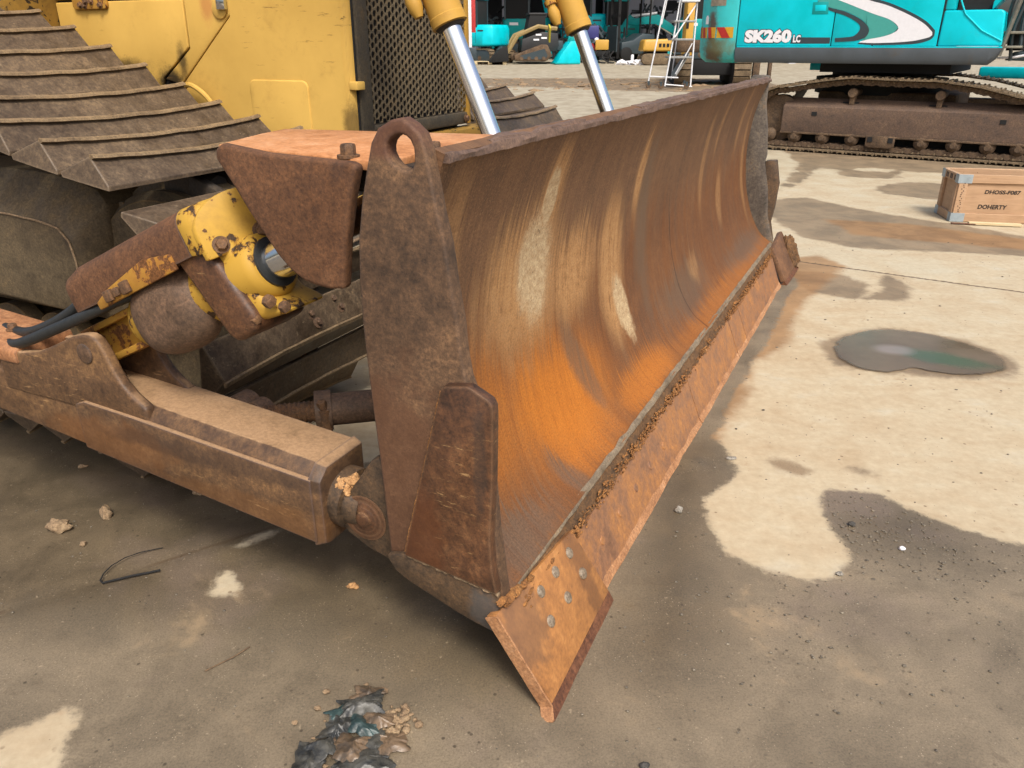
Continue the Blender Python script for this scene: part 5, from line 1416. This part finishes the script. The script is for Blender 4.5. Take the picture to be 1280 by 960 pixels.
G().box((-14, 37.8, 6.2), (16, SY + 1.7, 6.4)).link('roof', M['shed_dark'], shed)
G().box((-14.15, 36.8, 0), (-14, SY + 1.7, 6)).link('wall', M['shed'], shed)
G().box((16, 36.8, 0), (16.15, SY + 1.7, 6)).link('wall', M['shed'], shed)
for x in (-9, 12.5):
    G().box((x, 37.9, -.3), (x + .3, 38.2, 6.2)).link('post', M['shed_light'], shed)
for x0, x1, z in ((5.7, 6.4, 2.4), (8.4, 9.3, 2.2), (9.7, 9.95, 2.6)): G().box((x0, SY - .03, z), (x1, SY - .005, z + .5)).link('notice_board', M['shed_dark'], shed)

# generic excavator: tracked undercarriage, rounded house, cab, boom, stick and bucket
def digger(name, label, loc, rz, s=1., boom=True, pose=(55, -40, -95), mat='teal_shade', cab=True, blade_=True, group='teal machines parked at the shed'):
    t = thing(name, label, 'excavator', loc, rz, group)
    m = M[mat]
    for y in (-.62, .62):
        lp = arc(.75, .28, .26, 90, -90, 8) + arc(-.75, .28, .26, -90, -270, 8)
        tr = G().prism(lp, lambda u, v, w: (u * s, w * s, v * s), y - .16, y + .16).link('track', M['charcoal'], t, bevel=.02 * s)
        pads = G()
        for (p, tn) in loop_points(lp, .13):
            mx = Matrix.Translation((p[0] * s, y * s, p[1] * s)) @ Matrix.Rotation(-math.atan2(tn[1], tn[0]), 4, 'Y')
            pads.box((-.05 * s, -.19 * s, -.01 * s), (.05 * s, .19 * s, .035 * s), mx)
        pads.link('track_pads', M['uc_shoe'], tr)
        for k in range(3): G().lathe(((-.4 + .4 * k) * s, (y - .17) * s, .2 * s), ((-.4 + .4 * k) * s, (y + .17) * s, .2 * s), [(0, .1 * s), (1, .1 * s)], 12).link('roller', M['uc'], tr)
    plan = [(-.95, -.55), (-.6, -.78), (.75, -.78), (.85, -.6), (.85, .6), (.75, .78), (-.6, .78), (-.95, .55), (-1.08, 0)]
    h = G().loft([[(x * k * s, y * k * s, z * s) for x, y in plan] for z, k in ((.66, .94), (.74, 1), (1.35, 1), (1.5, .93))]).link('house', m, t, bevel=.09 * s, seg=3)
    G().box((-.7 * s, -.79 * s, .95 * s), (.1 * s, -.775 * s, 1.3 * s)).link('side_vent', M['charcoal'], h)
    for sg in (-1, 1):
        y0, y1 = sorted((sg * .783 * s, sg * .775 * s))
        G().box((.2 * s, y0, 1.2 * s), (.55 * s, y1, 1.3 * s)).link('decal', M['white'], h)
        G().box((-.62 * s, y0, 1.24 * s), (-.30 * s, y1, 1.30 * s)).link('decal', M['charcoal'], h)
        G().box((-.2 * s, y0, .80 * s), (-.185 * s, y1, 1.34 * s)).link('panel_gap', M['void'], h)
    for k in range(4): G().tube(catmull([(.5 * s, (-.2 + .12 * k) * s, 1.45 * s), (.8 * s, (-.25 + .12 * k) * s, 1.9 * s), (1.1 * s, (-.2 + .1 * k) * s, 1.7 * s)], 8), .03 * s, 6).link('hose', M['void'], h)
    if cab:
        c = G().box((-.25 * s, .05 * s, 1.4 * s), (.75 * s, .75 * s, 2.45 * s)).link('cab', M['void'], t, bevel=.04 * s)
        for x, y in ((-.25, .05), (.71, .05), (-.25, .71), (.71, .71)): G().box(((x - .01) * s, (y - .01) * s, 1.4 * s), ((x + .06) * s, (y + .06) * s, 2.5 * s)).link('cab_post', M['charcoal'], c)
        G().box((-.3 * s, .0, 2.45 * s), (.8 * s, .8 * s, 2.53 * s)).link('cab_roof', m, c, bevel=.02 * s)
    if blade_:
        G().prism([(1.15, .02), (1.30, .0), (1.25, .2), (1.28, .42), (1.18, .4)], lambda u, v, w: (u * s, w * s, v * s), -.8, .8).link('dozer_blade', m, t, bevel=.01 * s)
        for y in (-.4, .4): G().box((.4 * s, (y - .05) * s, .2 * s), (1.2 * s, (y + .05) * s, .3 * s)).link('blade_arm', m, t)
    if boom:
        a1, a2, a3 = (R(q) for q in pose)
        p0 = Vector((.8, -.15, .95)); d = lambda a: Vector((math.cos(a), 0, math.sin(a)))
        p1 = p0 + d(a1) * 1.0; p2 = p1 + d(a1 - R(35)) * 1.1; p3 = p2 + d(a2 - R(30)) * 1.25
        def beam(ps, w, nm, mt, par):
            g = G(); rings = []
            for i, (p, hh) in enumerate(ps):
                q = (ps[min(i + 1, len(ps) - 1)][0] - ps[max(i - 1, 0)][0]).normalized(); n = Vector((-q.z, 0, q.x))
                rings.append([(p + n * hh + Vector((0, w, 0))) * s, (p + n * hh - Vector((0, w, 0))) * s, (p - n * hh - Vector((0, w, 0))) * s, (p - n * hh + Vector((0, w, 0))) * s])
            return g.loft(rings).link(nm, mt, par, bevel=.012 * s)
        b = beam([(p0, .10), (p0.lerp(p1, .5), .14), (p1, .17), (p1.lerp(p2, .5), .13), (p2, .09)], .11, 'boom', m, t)
        stc = beam([(p2 - (p3 - p2) * .2, .12), (p2, .15), (p3, .07)], .085, 'stick', m, t)
        G().tube([(p0 + Vector((.1, 0, -.1))) * s, (p0.lerp(p1, .85) + Vector((.2, 0, -.05))) * s], .05 * s, 8).link('boom_cylinder', M['chrome2'], b)
        G().tube([(p1 + Vector((0, 0, .22))) * s, (p2 + Vector((0, 0, .2))) * s], .045 * s, 8).link('stick_cylinder', M['white'], b)
        bd = a3
        bk = [(0, 0), (.30, .05), (.42, -.22), (.34, -.48), (.08, -.58), (-.12, -.50), (-.02, -.28)]
        cs, sn = math.cos(bd + R(90)), math.sin(bd + R(90))
        G().prism([(p3.x + u * cs - v * sn, p3.z + u * sn + v * cs) for u, v in bk], lambda u, v, w: (u * s, w * s, v * s), -.42, .12).link('bucket', M['charcoal'], t, bevel=.012 * s)
    return t
def at(px, Y):           # where a sight line to the photo's column px meets distance Y
    z = ground_z(Y)
    return ((px - 640) / 970 * (Y * .916 + (1.5 - z) * .401), Y, z)
digger('excavator', 'mini excavator with rounded teal tail behind the black loader bucket', at(606, 38.6), R(140), 1.05, boom=True, pose=(70, -20, -90), mat='teal')
digger('excavator', 'teal excavator with raised boom above the black track loader', at(655, 44), R(176), 1.25, pose=(118, 60, -95))
digger('excavator', 'teal excavator standing upright boom right of the second lift cylinder', at(728, 44), R(178), 1.35, pose=(84, -70, -95), mat='teal')
digger('excavator', 'teal excavator with stick folded down in front of the grey shed wall', at(772, 43.5), R(184), 1.05, pose=(48, -52, -100))
digger('excavator', 'teal excavator with long low boom seen through the white steps', at(872, 41), R(174), 1.25, pose=(30, -25, -80))
# dark racks of attachments and bare frames deep under the roof
def rack(px, Y, w, h, n, label):
    x, y, z = at(px, Y)
    t = thing('attachment_rack', label, 'rack', (x, y, z))
    for k in range(n + 1):
        u = -w / 2 + w * k / n
        G().box((u - .04, -.05, 0), (u + .04, .05, h * (.8 + .2 * math.sin(k * 2.1)))).link('upright', M['void'], t)
    for k in range(3): G().box((-w / 2, -.04, h * (.25 + .27 * k)), (w / 2, .04, h * (.25 + .27 * k) + .07)).link('rail', M['void'], t)
    g = G()
    for k in range(26):
        a = Vector((random.uniform(-w / 2, w / 2), random.uniform(-.3, .3), random.uniform(.1, h * .9)))
        g.tube(catmull([a, a + Vector((random.uniform(-.3, .3), 0, random.uniform(-.3, .4))), a + Vector((random.uniform(-.5, .5), 0, random.uniform(-.5, .5)))], 6), random.uniform(.03, .09), 6)
    g.link('fittings', M['charcoal'], t, kind='stuff')
rack(622, 43.5, 1.5, 2.1, 4, 'dark rack of hoses and fittings behind the rounded teal tail')
rack(708, 41.5, 1.3, 1.7, 3, 'dark rack of fittings behind the loose teal bucket')
rack(758, 41.0, 1.6, 1.5, 4, 'low dark rack of fittings behind the small yellow generator')
rack(812, 44.5, 2.2, 2.6, 5, 'tall dark rack against the grey shed wall beside the forklift mast')
# black compact track loader
def track_loader():
    x, y, z = at(664, 38)
    t = thing('track_loader', 'compact black and tan track loader with bucket lowered to the left', 'loader', (x, y, z), R(8))
    BL, TN = plain('loader_black', C(44, 44, 46), .5), plain('loader_tan', C(170, 146, 96), .5)
    lp = [(-.85, .12), (.55, .10), (.85, .32), (.62, .78), (.35, .80), (-.88, .36)]
    tr = G().prism(lp, side, -.7, -.35).link('track', M['uc'], t, bevel=.05)
    dup(tr, t).location = (0, 1.05, 0)
    G().prism([(-.6, .2), (.5, .18), (.62, .34), (.48, .62), (-.6, .34)], side, -.72, -.69).link('track_inner', M['charcoal'], tr)
    for k in range(4): G().lathe((-.55 + .33 * k, -.735, .22), (-.55 + .33 * k, -.70, .22), [(0, .085), (1, .09)], 12).link('roller', M['uc'], tr)
    b = G().prism([(-.55, .5), (1.05, .5), (1.15, .75), (1.1, 1.25), (.4, 1.3), (-.5, 1.0)], side, -.55, .55).link('body', BL, t, bevel=.03)
    G().prism([(-.35, 1.0), (.55, 1.2), (.55, 2.0), (-.15, 2.0)], side, -.45, .45).link('cab', M['void'], t, bevel=.03)
    G().box((-.2, -.48, 1.98), (.62, .48, 2.06)).link('cab_roof', BL, t, bevel=.02)
    for s_ in (-.6, .5):
        G().tube([(1.05, s_ + .05, 1.42), (.2, s_ + .05, 1.52), (-.7, s_ + .05, 1.15), (-1.15, s_ + .05, .45)], [.09, .09, .10, .08], 6).link('lift_arm', TN, t)
    for k, (u, v) in enumerate(((.0, .95), (.35, 1.02), (.1, 1.15))): G().box((u, -.57, v), (u + .25, -.555, v + .07)).link('decal', M['white'], b)
    G().box((.95, -.5, .55), (1.35, .5, .95)).link('engine_door', M['charcoal'], t, bevel=.03)
    bk = G().prism([(-1.15, .1), (-2.0, .06), (-2.02, .12), (-1.55, .62), (-1.2, .72)], side, -.95, .95).link('bucket', M['void'], t, bevel=.015)
    for k in range(6): G().prism([(-1.62, .58), (-1.40, .74), (-1.52, .55)], side, -.9 + .33 * k, -.78 + .33 * k).link('bucket_tooth', M['charcoal'], bk)
track_loader()
# teal bucket standing on its lip
x, y, z = at(708, 37.6)
bt = thing('digger_bucket', 'loose teal digger bucket standing on the concrete by the shed', 'bucket', (x, y, z), R(15))
G().loft([[(-.62, -.4, 0), (.52, -.4, 0), (.52, .4, 0), (-.62, .4, 0)], [(-.30, -.4, .5), (.50, -.4, .5), (.50, .4, .5), (-.30, .4, .5)], [(.06, -.36, .92), (.42, -.36, .95), (.42, .36, .95), (.06, .36, .92)]]).link('shell', M['teal'], bt, bevel=.03)
G().box((-.66, -.42, -.0), (.5, .42, .06)).link('lip', M['teal_shade'], bt, bevel=.01)
for s_ in (-.2, .14): G().prism([(.05, .9), (.42, .92), (.36, 1.18), (.14, 1.16)], side, s_, s_ + .05).link('ear', M['teal_shade'], bt, bevel=.01)
# pallet
x, y, z = at(612, 37.4)
pa = thing('pallet', 'low wooden pallet on the ground under the black loader bucket', 'pallet', (x, y, z), R(4))
for k in range(5): G().box((-.72, -.5 + .21 * k, .11), (.72, -.36 + .21 * k, .135)).link('slat', M['timber'], pa)
for k in range(3): G().box((-.72 + .64 * k, -.5, .0), (-.56 + .64 * k, .48, .109)).link('bearer', M['timber'], pa)
# forklift mast and truck
def forklift():
    x, y, z = at(788, 40.5)
    t = thing('forklift', 'black forklift with tall mast parked in front of grey shed wall', 'forklift', (x, y, z), R(200))
    b = G().prism([(-.9, .3), (.8, .3), (.8, .8), (.2, .9), (-.3, 1.2), (-.95, 1.15)], side, -.55, .55).link('body', M['charcoal'], t, bevel=.05)
    for u in (-.65, .55):
        for w in (-.6, .45): G().lathe((u, w, .3), (u, w + .18, .3), [(0, .27), (.1, .3), (.9, .3), (1, .27)], 20).link('wheel', M['void'], t)
    for w in (-.42, .34):
        G().box((.85, w, .1), (.98, w + .1, 3.3)).link('mast_rail', M['void'], t, bevel=.01)
        G().box((1.05, w, .12), (2.1, w + .1, .17)).link('fork', M['void'], t)
    for v in (.9, 1.9, 2.6, 3.2): G().box((.86, -.42, v), (.97, .44, v + .1)).link('mast_cross', M['void'], t)
    for u, w in ((-.7, -.5), (-.7, .44), (.5, -.5), (.5, .44)): G().box((u, w, 1.1), (u + .06, w + .06, 2.75)).link('guard_post', M['void'], t)
    G().box((-.75, -.52, 2.75), (.6, .52, 2.82)).link('guard_roof', M['void'], t)
    G().box((1.0, -.5, .4), (1.06, .5, 1.5)).link('load_backrest', M['charcoal'], t)
forklift()
# small yellow engine set and yellow machine behind the steps
YL = plain('small_machine_yellow', C(222, 172, 70), .5, 0, .1)
def genset():
    x, y, z = at(751, 38.4)
    t = thing('generator', 'small yellow generator on black frame with hoses near teal bucket', 'generator', (x, y, z), R(-6))
    G().box((-.28, -.3, .55), (.32, .3, .98)).link('canopy', YL, t, bevel=.04)
    for k in range(3): G().box((.325, -.2 + .14 * k, .7), (.335, -.1 + .14 * k, .9)).link('vent', M['void'], t)
    for u in (-.5, .3):
        for w in (-.3, .25): G().box((u, w, .0), (u + .06, w + .05, .56)).link('frame_leg', M['void'], t)
    G().box((-.6, -.3, .28), (.4, .3, .5)).link('tank', M['void'], t, bevel=.03)
    for k in range(4): G().tube(catmull([(-.5 + .35 * k, -.32, .5), (-.65 + .35 * k, -.5, .25), (-.45 + .4 * k, -.55, .05), (-.2 + .4 * k, -.5, .02)], 10), .035, 6).link('hose', M['void'], t)
genset()
def drumset():
    x, y, z = at(737, 38.8)
    t = thing('pressure_washer', 'blue engine unit with red drum beside the second lift cylinder rod', 'washer', (x, y, z))
    G().box((-.35, -.3, 1.0), (.35, .3, 1.55)).link('engine_cover', plain('engine_blue', C(60, 62, 130), .4), t, bevel=.04)
    G().lathe((-.05, -.3, .6), (.1, .3, .6), [(0, .24), (1, .24)], 18).link('drum', plain('drum_red', C(190, 40, 44), .4), t, angle=40)
    G().box((-.4, -.3, 0), (.4, .3, .34)).link('base', M['void'], t, bevel=.03)
    for u in (-.36, .3): G().box((u, -.28, .3), (u + .06, -.22, 1.05)).link('upright', M['void'], t)
    lm = G(); lump(lm, (.25, -.35, .95), .11, (1, 1, 1), 4, .1); lm.link('filter_bowl', M['white'], t)
drumset()
def mini_yellow():
    x, y, z = at(820, 37)
    t = thing('mini_excavator', 'small yellow tracked machine behind the left leg of white steps', 'excavator', (x, y, z), R(4))
    G().loft([[(-.75, -.5, .55), (.55, -.5, .55), (.55, .5, .55), (-.75, .5, .55)], [(-.68, -.45, 1.02), (.55, -.48, 1.05), (.55, .48, 1.05), (-.68, .45, 1.02)]]).link('house', YL, t, bevel=.09, seg=3)
    for k in range(4): G().box((-.05 + .17 * k, -.512, .72), (.06 + .17 * k, -.50, .86)).link('vent', M['void'], t)
    for w in (-.5, .24): 
        lp = arc(.35, .24, .22, 90, -90, 6) + arc(-.55, .24, .22, -90, -270, 6)
        G().prism(lp, side, w, w + .26).link('track', M['uc_shoe'], t, bevel=.02)
    G().box((-.5, -.3, .44), (.4, .3, .56)).link('swing_base', M['void'], t)
mini_yellow()
x, y, z = at(856, 33)
yp = thing('yellow_machine', 'upright yellow machine panel standing behind the white platform steps', 'machine', (x, y, z), R(5))
G().box((-.14, -.2, .4), (.16, .3, 2.6)).link('panel', YL, yp, bevel=.03)
G().box((-.15, -.215, 1.5), (-.05, -.2, 2.0)).link('window', M['void'], yp)
G().box((-.3, -.2, 0), (.4, .4, .4)).link('base', M['void'], yp, bevel=.03)
# white posts and a heap of plastic wrap
for px, lb in ((790, 'white plastic bollard, left of the pair by the plastic heap'), (799, 'white plastic bollard, right of the pair by the plastic heap')):
    x, y, z = at(px, 37.4)
    o = G().lathe((0, 0, 0), (0, 0, .40), [(0, .075), (.02, .07), (.93, .07), (1, .05)], 14).link('bollard', M['white'], angle=40)
    o.location = (x, y, z); tag(o, lb, 'bollard', 'white bollards by the shed')
def wrap_heap():
    x, y, z = at(795, 37.0)
    g = G()
    for k in range(16): lump(g, (random.uniform(-.75, .75), random.uniform(-.2, .2), .05 + .05 * random.random()), .09 + .10 * random.random(), (1.5, 1, .7), k * 1.3, .7, 2)
    o = g.link('plastic_wrap', M['white'], angle=20); o.location = (x, y, z); tag(o, 'crumpled heap of white plastic wrap on the ground by the bollards', 'plastic wrap')
wrap_heap()
# red and white board left of the lift cylinder
x, y, z = at(590.5, 34)
rb = thing('marker_board', 'tall red and white marker board just right of the grille', 'marker board', (x, y, z))
G().box((-.17, -.03, .55), (.0, .03, 3.4)).link('board', M['white'], rb, bevel=.006)
G().box((.001, -.034, 1.35), (.16, .02, 3.2)).link('red_panel', plain('board_red', C(206, 60, 58), .5), rb, bevel=.006)
G().box((-.10, -.02, 0), (-.02, .02, .56)).link('post', M['charcoal'], rb)
G().box((-.16, -.06, .35), (.18, .0, .80)).link('lamp_cluster', M['charcoal'], rb, bevel=.02)

# dark machine standing end-on behind the excavator: two worn tracks
def back_machine():
    x, y, z = at(884, 25.5)
    t = thing('tracked_machine', 'worn tracked undercarriage seen end on behind the teal excavator tail', 'undercarriage', (x, y, z), R(-6))
    for u in (-1.02, .72):
        lp = arc(2.2, .42, .40, 90, -90, 8) + arc(0, .42, .40, -90, -270, 8)
        tr = G().prism(lp, lambda a, b, c: (c, a, b), u, u + .46).link('track', M['void'], t, bevel=.03)
        for (p, tn) in loop_points(lp, .17):
            mx = Matrix.Translation((u + .23, p[0], p[1])) @ Matrix.Rotation(math.atan2(tn[1], tn[0]), 4, 'X')
            G().box((-.25, -.075, -.01), (.25, .075, .05), mx).link('track_shoe', M['uc_shoe'], tr)
    G().box((-.6, .3, .3), (.75, 2.0, .75)).link('carbody', M['void'], t, bevel=.05)
    G().box((-1.0, .2, .95), (1.6, 2.2, 1.3)).link('deck', M['uc'], t, bevel=.05)
    G().box((1.3, -.1, .1), (1.5, .1, 1.0)).link('stand', M['uc'], t, bevel=.01)
    G().box((1.75, -.1, .1), (1.85, .1, 1.05)).link('stand', M['uc'], t, bevel=.01)
back_machine()
# white platform steps on castors
def steps():
    x, y, z = at(836, 24.8)
    t = thing('platform_steps', 'tall white mobile platform steps on castors beside the teal excavator', 'steps', (x, y, z), R(2))
    WP = plain('white_tube', C(222, 224, 226, 1.2), .4, 0, .08)
    AL = plain('worn_aluminium', C(176, 178, 176), .45, .4, .15)
    k = .0236          # metres per photo pixel at this distance
    def q(px, py, d): return ((px - 836) * k, d, max(.06, (109 - py) * k * 1.06))
    def bar(name, a, b, r=.022, m=WP): return G().tube([a, b], r, 8).link(name, m, t)
    bar('front_stile', q(808, 105, -.1), q(833, -26, .3)); bar('front_stile', q(826, 106, -.5), q(846, -26, -.1))
    bar('rear_stile', q(858, 109, -.5), q(862, -26, -.1)); bar('rear_stile', q(843, 100, .5), q(852, -26, .5), .018)
    bar('base_rail', q(810, 96, -.1), q(843, 97, -.4)); bar('base_rail', q(826, 104, -.5), q(860, 107, -.5), .018)
    for i, (xa, xb, yy) in enumerate(((841, 861, 8), (840, 862, 17))):
        G().box((q(xa, yy, 0)[0], -.42, q(xa, yy, 0)[2]), (q(xb, yy, 0)[0], .2, q(xa, yy, 0)[2] + (.10 if i == 0 else .05))).link('tread', WP, t, bevel=.008)
    for yy in (38, 57, 76): G().box((q(833 - (yy - 38) * .1, yy, 0)[0], -.40, q(0, yy, 0)[2]), (q(859, yy, 0)[0], .1, q(0, yy, 0)[2] + .05)).link('tread', AL, t, bevel=.006)
    bar('diagonal_brace', q(834, 54, -.45), q(860, 18, -.3)); bar('diagonal_brace', q(840, 93, -.3), q(857, 60, -.4), .018)
    bar('hand_rail', q(822, 40, .1), q(835, -20, .35), .015)
    G().prism([(q(841, 0, 0)[0], q(0, 92, 0)[2]), (q(856, 0, 0)[0], q(0, 70, 0)[2]), (q(856, 0, 0)[0], q(0, 72, 0)[2]), (q(841, 0, 0)[0], q(0, 96, 0)[2])], side, -.3, .3).link('side_sheet', AL, t)
    for px, d in ((809, -.1), (821, -.5), (853, -.5), (858, .3)):
        u, w, v = q(px, 106, d)
        c = G().lathe((u, w - .03, .08), (u, w + .03, .08), [(0, .07), (.2, .08), (.8, .08), (1, .07)], 14).link('castor', M['uc'], t)
        G().box((u - .03, w - .04, .09), (u + .03, w + .04, .2)).link('castor_fork', M['charcoal'], c)
steps()

# ------------------------------------------------------------------ litter on the ground
def stone(name, label, x, y, r, sq, seed, mat, group=None, cat='stone', rough=.35):
    g = G(); lump(g, (0, 0, r * sq[2] * .55), r, sq, seed, rough, 3)
    o = g.link(name, mat, angle=60); o.location = (x, y, .002); tag(o, label, cat, group); return o
ST = rust('grey_stone', [C(110, 104, 96), C(150, 144, 134), C(176, 170, 158), C(198, 190, 176)], 30, rough=.85, grain=260)
ST2 = rust('dark_stone', [C(50, 48, 46), C(72, 70, 66), C(90, 86, 80), C(112, 104, 94)], 30, rough=.8, grain=260)
stone('stone', 'pale rounded pebble on the dark wet edge right of the blade', .582, 2.307, .0125, (1, .9, 1.1), 3, ST)
stone('stone', 'flat grey chip on dry concrete right of the blade', .865, 2.685, .013, (1.7, .8, .4), 5, ST)
stone('stone', 'white pebble in the gravelly patch at right', 1.262, 2.085, .008, (1.2, 1, .8), 8, M['white'])
stone('stone', 'bluish stone in the gravel near the corner of the dry patch', 1.155, 2.225, .010, (1.2, 1, .8), 11, ST2)
stone('stone', 'grey stone at the foot of the dry tan tongue', 1.01, 1.955, .0085, (1.2, 1, .7), 14, ST)
stone('stone', 'dark stone near the front tip of the corner bit, lower right', .30, 1.26, .010, (1.1, 1, .8), 17, ST2)
stone('mud_clod', 'pale clod of dried mud at left on the wet ground', -1.522, 2.195, .030, (1.3, .8, .8), 21, M['clod'], None, 'mud clod', .5)
stone('mud_clod', 'small double clod of mud under the push arm at left', -1.404, 2.275, .022, (.8, .8, 1.2), 24, M['clod'], None, 'mud clod', .5)
stone('mud_clod', 'tiny clod in front of the larger pale clod at left', -1.40, 2.11, .010, (1, 1, .8), 27, M['clod'], None, 'mud clod', .5)
stone('mud_clod', 'lump of mud beneath the middle of the push arm', -1.14, 2.43, .018, (1.2, 1, .7), 29, M['clod'], None, 'mud clod', .5)
stone('mud_clod', 'orange mud crumb on wet ground below the blade pivot', -.478, 1.893, .013, (1.3, .8, .7), 31, M['clay'], None, 'mud clod', .6)
stone('mud_clod', 'grey crumb of mud beyond the far end of the push arm', -1.66, 2.62, .014, (1.3, .8, .5), 33, M['clod'], None, 'mud clod', .5)
def gravel():
    g = G()
    def add(x, y, r): 
        w = signed(np.array([[x, y]]), WET)[0]
        if y < .7: return
        lump(g, (x, y, r * .35), r, (1 + .5 * random.random(), .8 + .4 * random.random(), .6), random.random() * 90, .4, 1)
    for k in range(900):
        c = random.choice(((1.30, 2.25, .20), (1.45, 2.12, .22), (1.2, 2.2, .14), (1.1, 1.75, .35), (.75, 1.75, .30)))
        x, y = random.gauss(c[0], c[2]), random.gauss(c[1], c[2] * .8)
        if signed(np.array([[x, y]]), WET)[0] < .01: continue
        add(x, y, .0015 + .0038 * random.random() ** 2.5)
    for k in range(900): add(random.uniform(-1.9, 2.2), random.uniform(.9, 3.2), .001 + .003 * random.random() ** 3)
    for k in range(260): add(random.uniform(.8, 4.), random.uniform(2.4, 6.5), .002 + .005 * random.random() ** 3)
    h = G(); g.link('gravel', rust('mixed_gravel', [C(70, 64, 58), C(112, 104, 92), C(150, 140, 122), C(190, 178, 156)], 70, rough=.85, grain=260), kind='stuff', angle=80)
gravel()
# far dirt clods on the strip of mud beyond the blade
def far_dirt():
    g = G()
    for k in range(240): 
        y = random.uniform(23.5, 28.5); x = random.uniform(-4, 6.5)
        lump(g, (x, y, ground_z(y)), .03 + .09 * random.random() ** 3, (1.6, 1, .5), k, .5, 1)
    g.link('dirt_crumbs', M['clod'], kind='stuff', angle=80)
far_dirt()
# bent wire
wp = [(-1.088, 1.967, .010), (-1.12, 1.957, .008), (-1.16, 1.940, .010), (-1.20, 1.926, .007), (-1.240, 1.911, .005), (-1.252, 1.922, .006), (-1.255, 1.95, .010), (-1.245, 1.985, .014), (-1.222, 2.025, .014), (-1.19, 2.058, .010), (-1.15, 2.082, .006), (-1.13, 2.09, .005)]
wr = G().tube(wp, [.0034] * 5 + [.0028, .002, .0016, .0016, .0016, .0015, .0012], 6).link('bent_wire', M['void'])
tag(wr, 'bent black wire lying on the wet ground at lower left', 'wire')
tw = G().tube([(-.80, 1.55, .005), (-.74, 1.60, .007), (-.71, 1.64, .005)], .0018, 5).link('twig', M['uc']); tag(tw, 'thin straight twig lying on wet ground left of the rubbish', 'twig')
# crushed plastic sheeting with mud
def rubbish():
    t = thing('rubbish', 'crumpled dark plastic sheeting mixed with mud at the bottom edge', 'rubbish', (-.36, 1.36, .004))
    PL = []
    for nm, c1, c2 in (('grey_plastic', C(44, 46, 46), C(96, 94, 86)), ('teal_plastic', C(40, 56, 56), C(72, 94, 92)), ('brown_plastic', C(84, 72, 58), C(140, 116, 90))):
        m = NT(nm); o = m.coord(); a = m.noise(o, 26, 6, .7, .5)
        PL.append(m.out(m.mix(m.step(a, .35, .65), c1, c2), .38, 0, m.noise(o, 90, 5, .7), .3, .004))
    def sheet(cx, cy, w, h, rot, mat, seed, lift):
        n = 26; vs = []
        rid = lambda q: 1 - 2.2 * abs(mnoise.noise(q))
        for i in range(n + 1):
            for j in range(n + 1):
                u, v = i / n - .5, j / n - .5
                q_ = math.atan2(v, u); e = 1 + .5 * mnoise.noise(Vector((math.cos(q_) * 1.6, math.sin(q_) * 1.6, seed))) + .25 * mnoise.noise(Vector((math.cos(q_) * 4, math.sin(q_) * 4, seed)))
                p = Vector((u * 9 * w / .1 * .12, v * 9 * h / .1 * .12, seed))
                z = lift * .7 * (1 - (2 * max(abs(u), abs(v))) ** 2 * .9) + .010 * rid(p * .8) + .007 * rid(p * 1.7 + Vector((3, 1, 0))) + .0035 * rid(p * 3.6)
                x_, y_ = u * w * e + .012 * mnoise.noise(p * 1.3 + Vector((5, 0, 0))), v * h * e + .012 * mnoise.noise(p * 1.3 + Vector((0, 7, 0)))
                c_, s_ = math.cos(rot), math.sin(rot)
                vs.append((cx + x_ * c_ - y_ * s_, cy + x_ * s_ + y_ * c_, max(.001, z)))
        fs = [(i * (n + 1) + j, (i + 1) * (n + 1) + j, (i + 1) * (n + 1) + j + 1, i * (n + 1) + j + 1) for i in range(n) for j in range(n)]
        G().add(vs, fs).link('plastic_sheet', PL[mat], t, angle=24, recalc=False)
    for k, q in enumerate(((-.01, .06, .11, .065, .3, 0, .030), (-.05, -.01, .09, .07, 1.2, 0, .022), (.0, .0, .08, .05, -.4, 1, .026), (.035, .02, .07, .045, .1, 2, .020), (-.075, -.06, .10, .08, .6, 0, .026), (-.02, -.06, .10, .07, -.3, 2, .024), (.04, -.06, .08, .09, .9, 0, .020), (.08, -.04, .08, .06, .2, 2, .014), (.0, .105, .07, .04, -.3, 2, .012), (-.06, .045, .05, .03, .8, 1, .016), (.02, -.10, .12, .06, .1, 0, .02), (-.10, -.10, .10, .08, 1.4, 0, .02))):
        cx, cy, w, h, r_, m_, l_ = q
        sheet(cx, cy, w, h, r_, m_, k * 3.7 + 1, l_)
    g = G()
    for k in range(90): lump(g, (.078 + random.gauss(0, .02), .015 + random.gauss(0, .03), .004), .0015 + .009 * random.random() ** 2.5, (1, 1, .8), k, .5, 2)
    g.link('mud_crumbs', M['clod'], t, kind='stuff', angle=60)
    g = G()
    for k in range(40): lump(g, (random.gauss(-.01, .06), random.gauss(-.02, .06), .004), .003 + .005 * random.random(), (1.4, 1, .6), k + 50, .5, 1)
    g.link('dirt_crumbs', M['clod'], t, kind='stuff', angle=60)
rubbish()
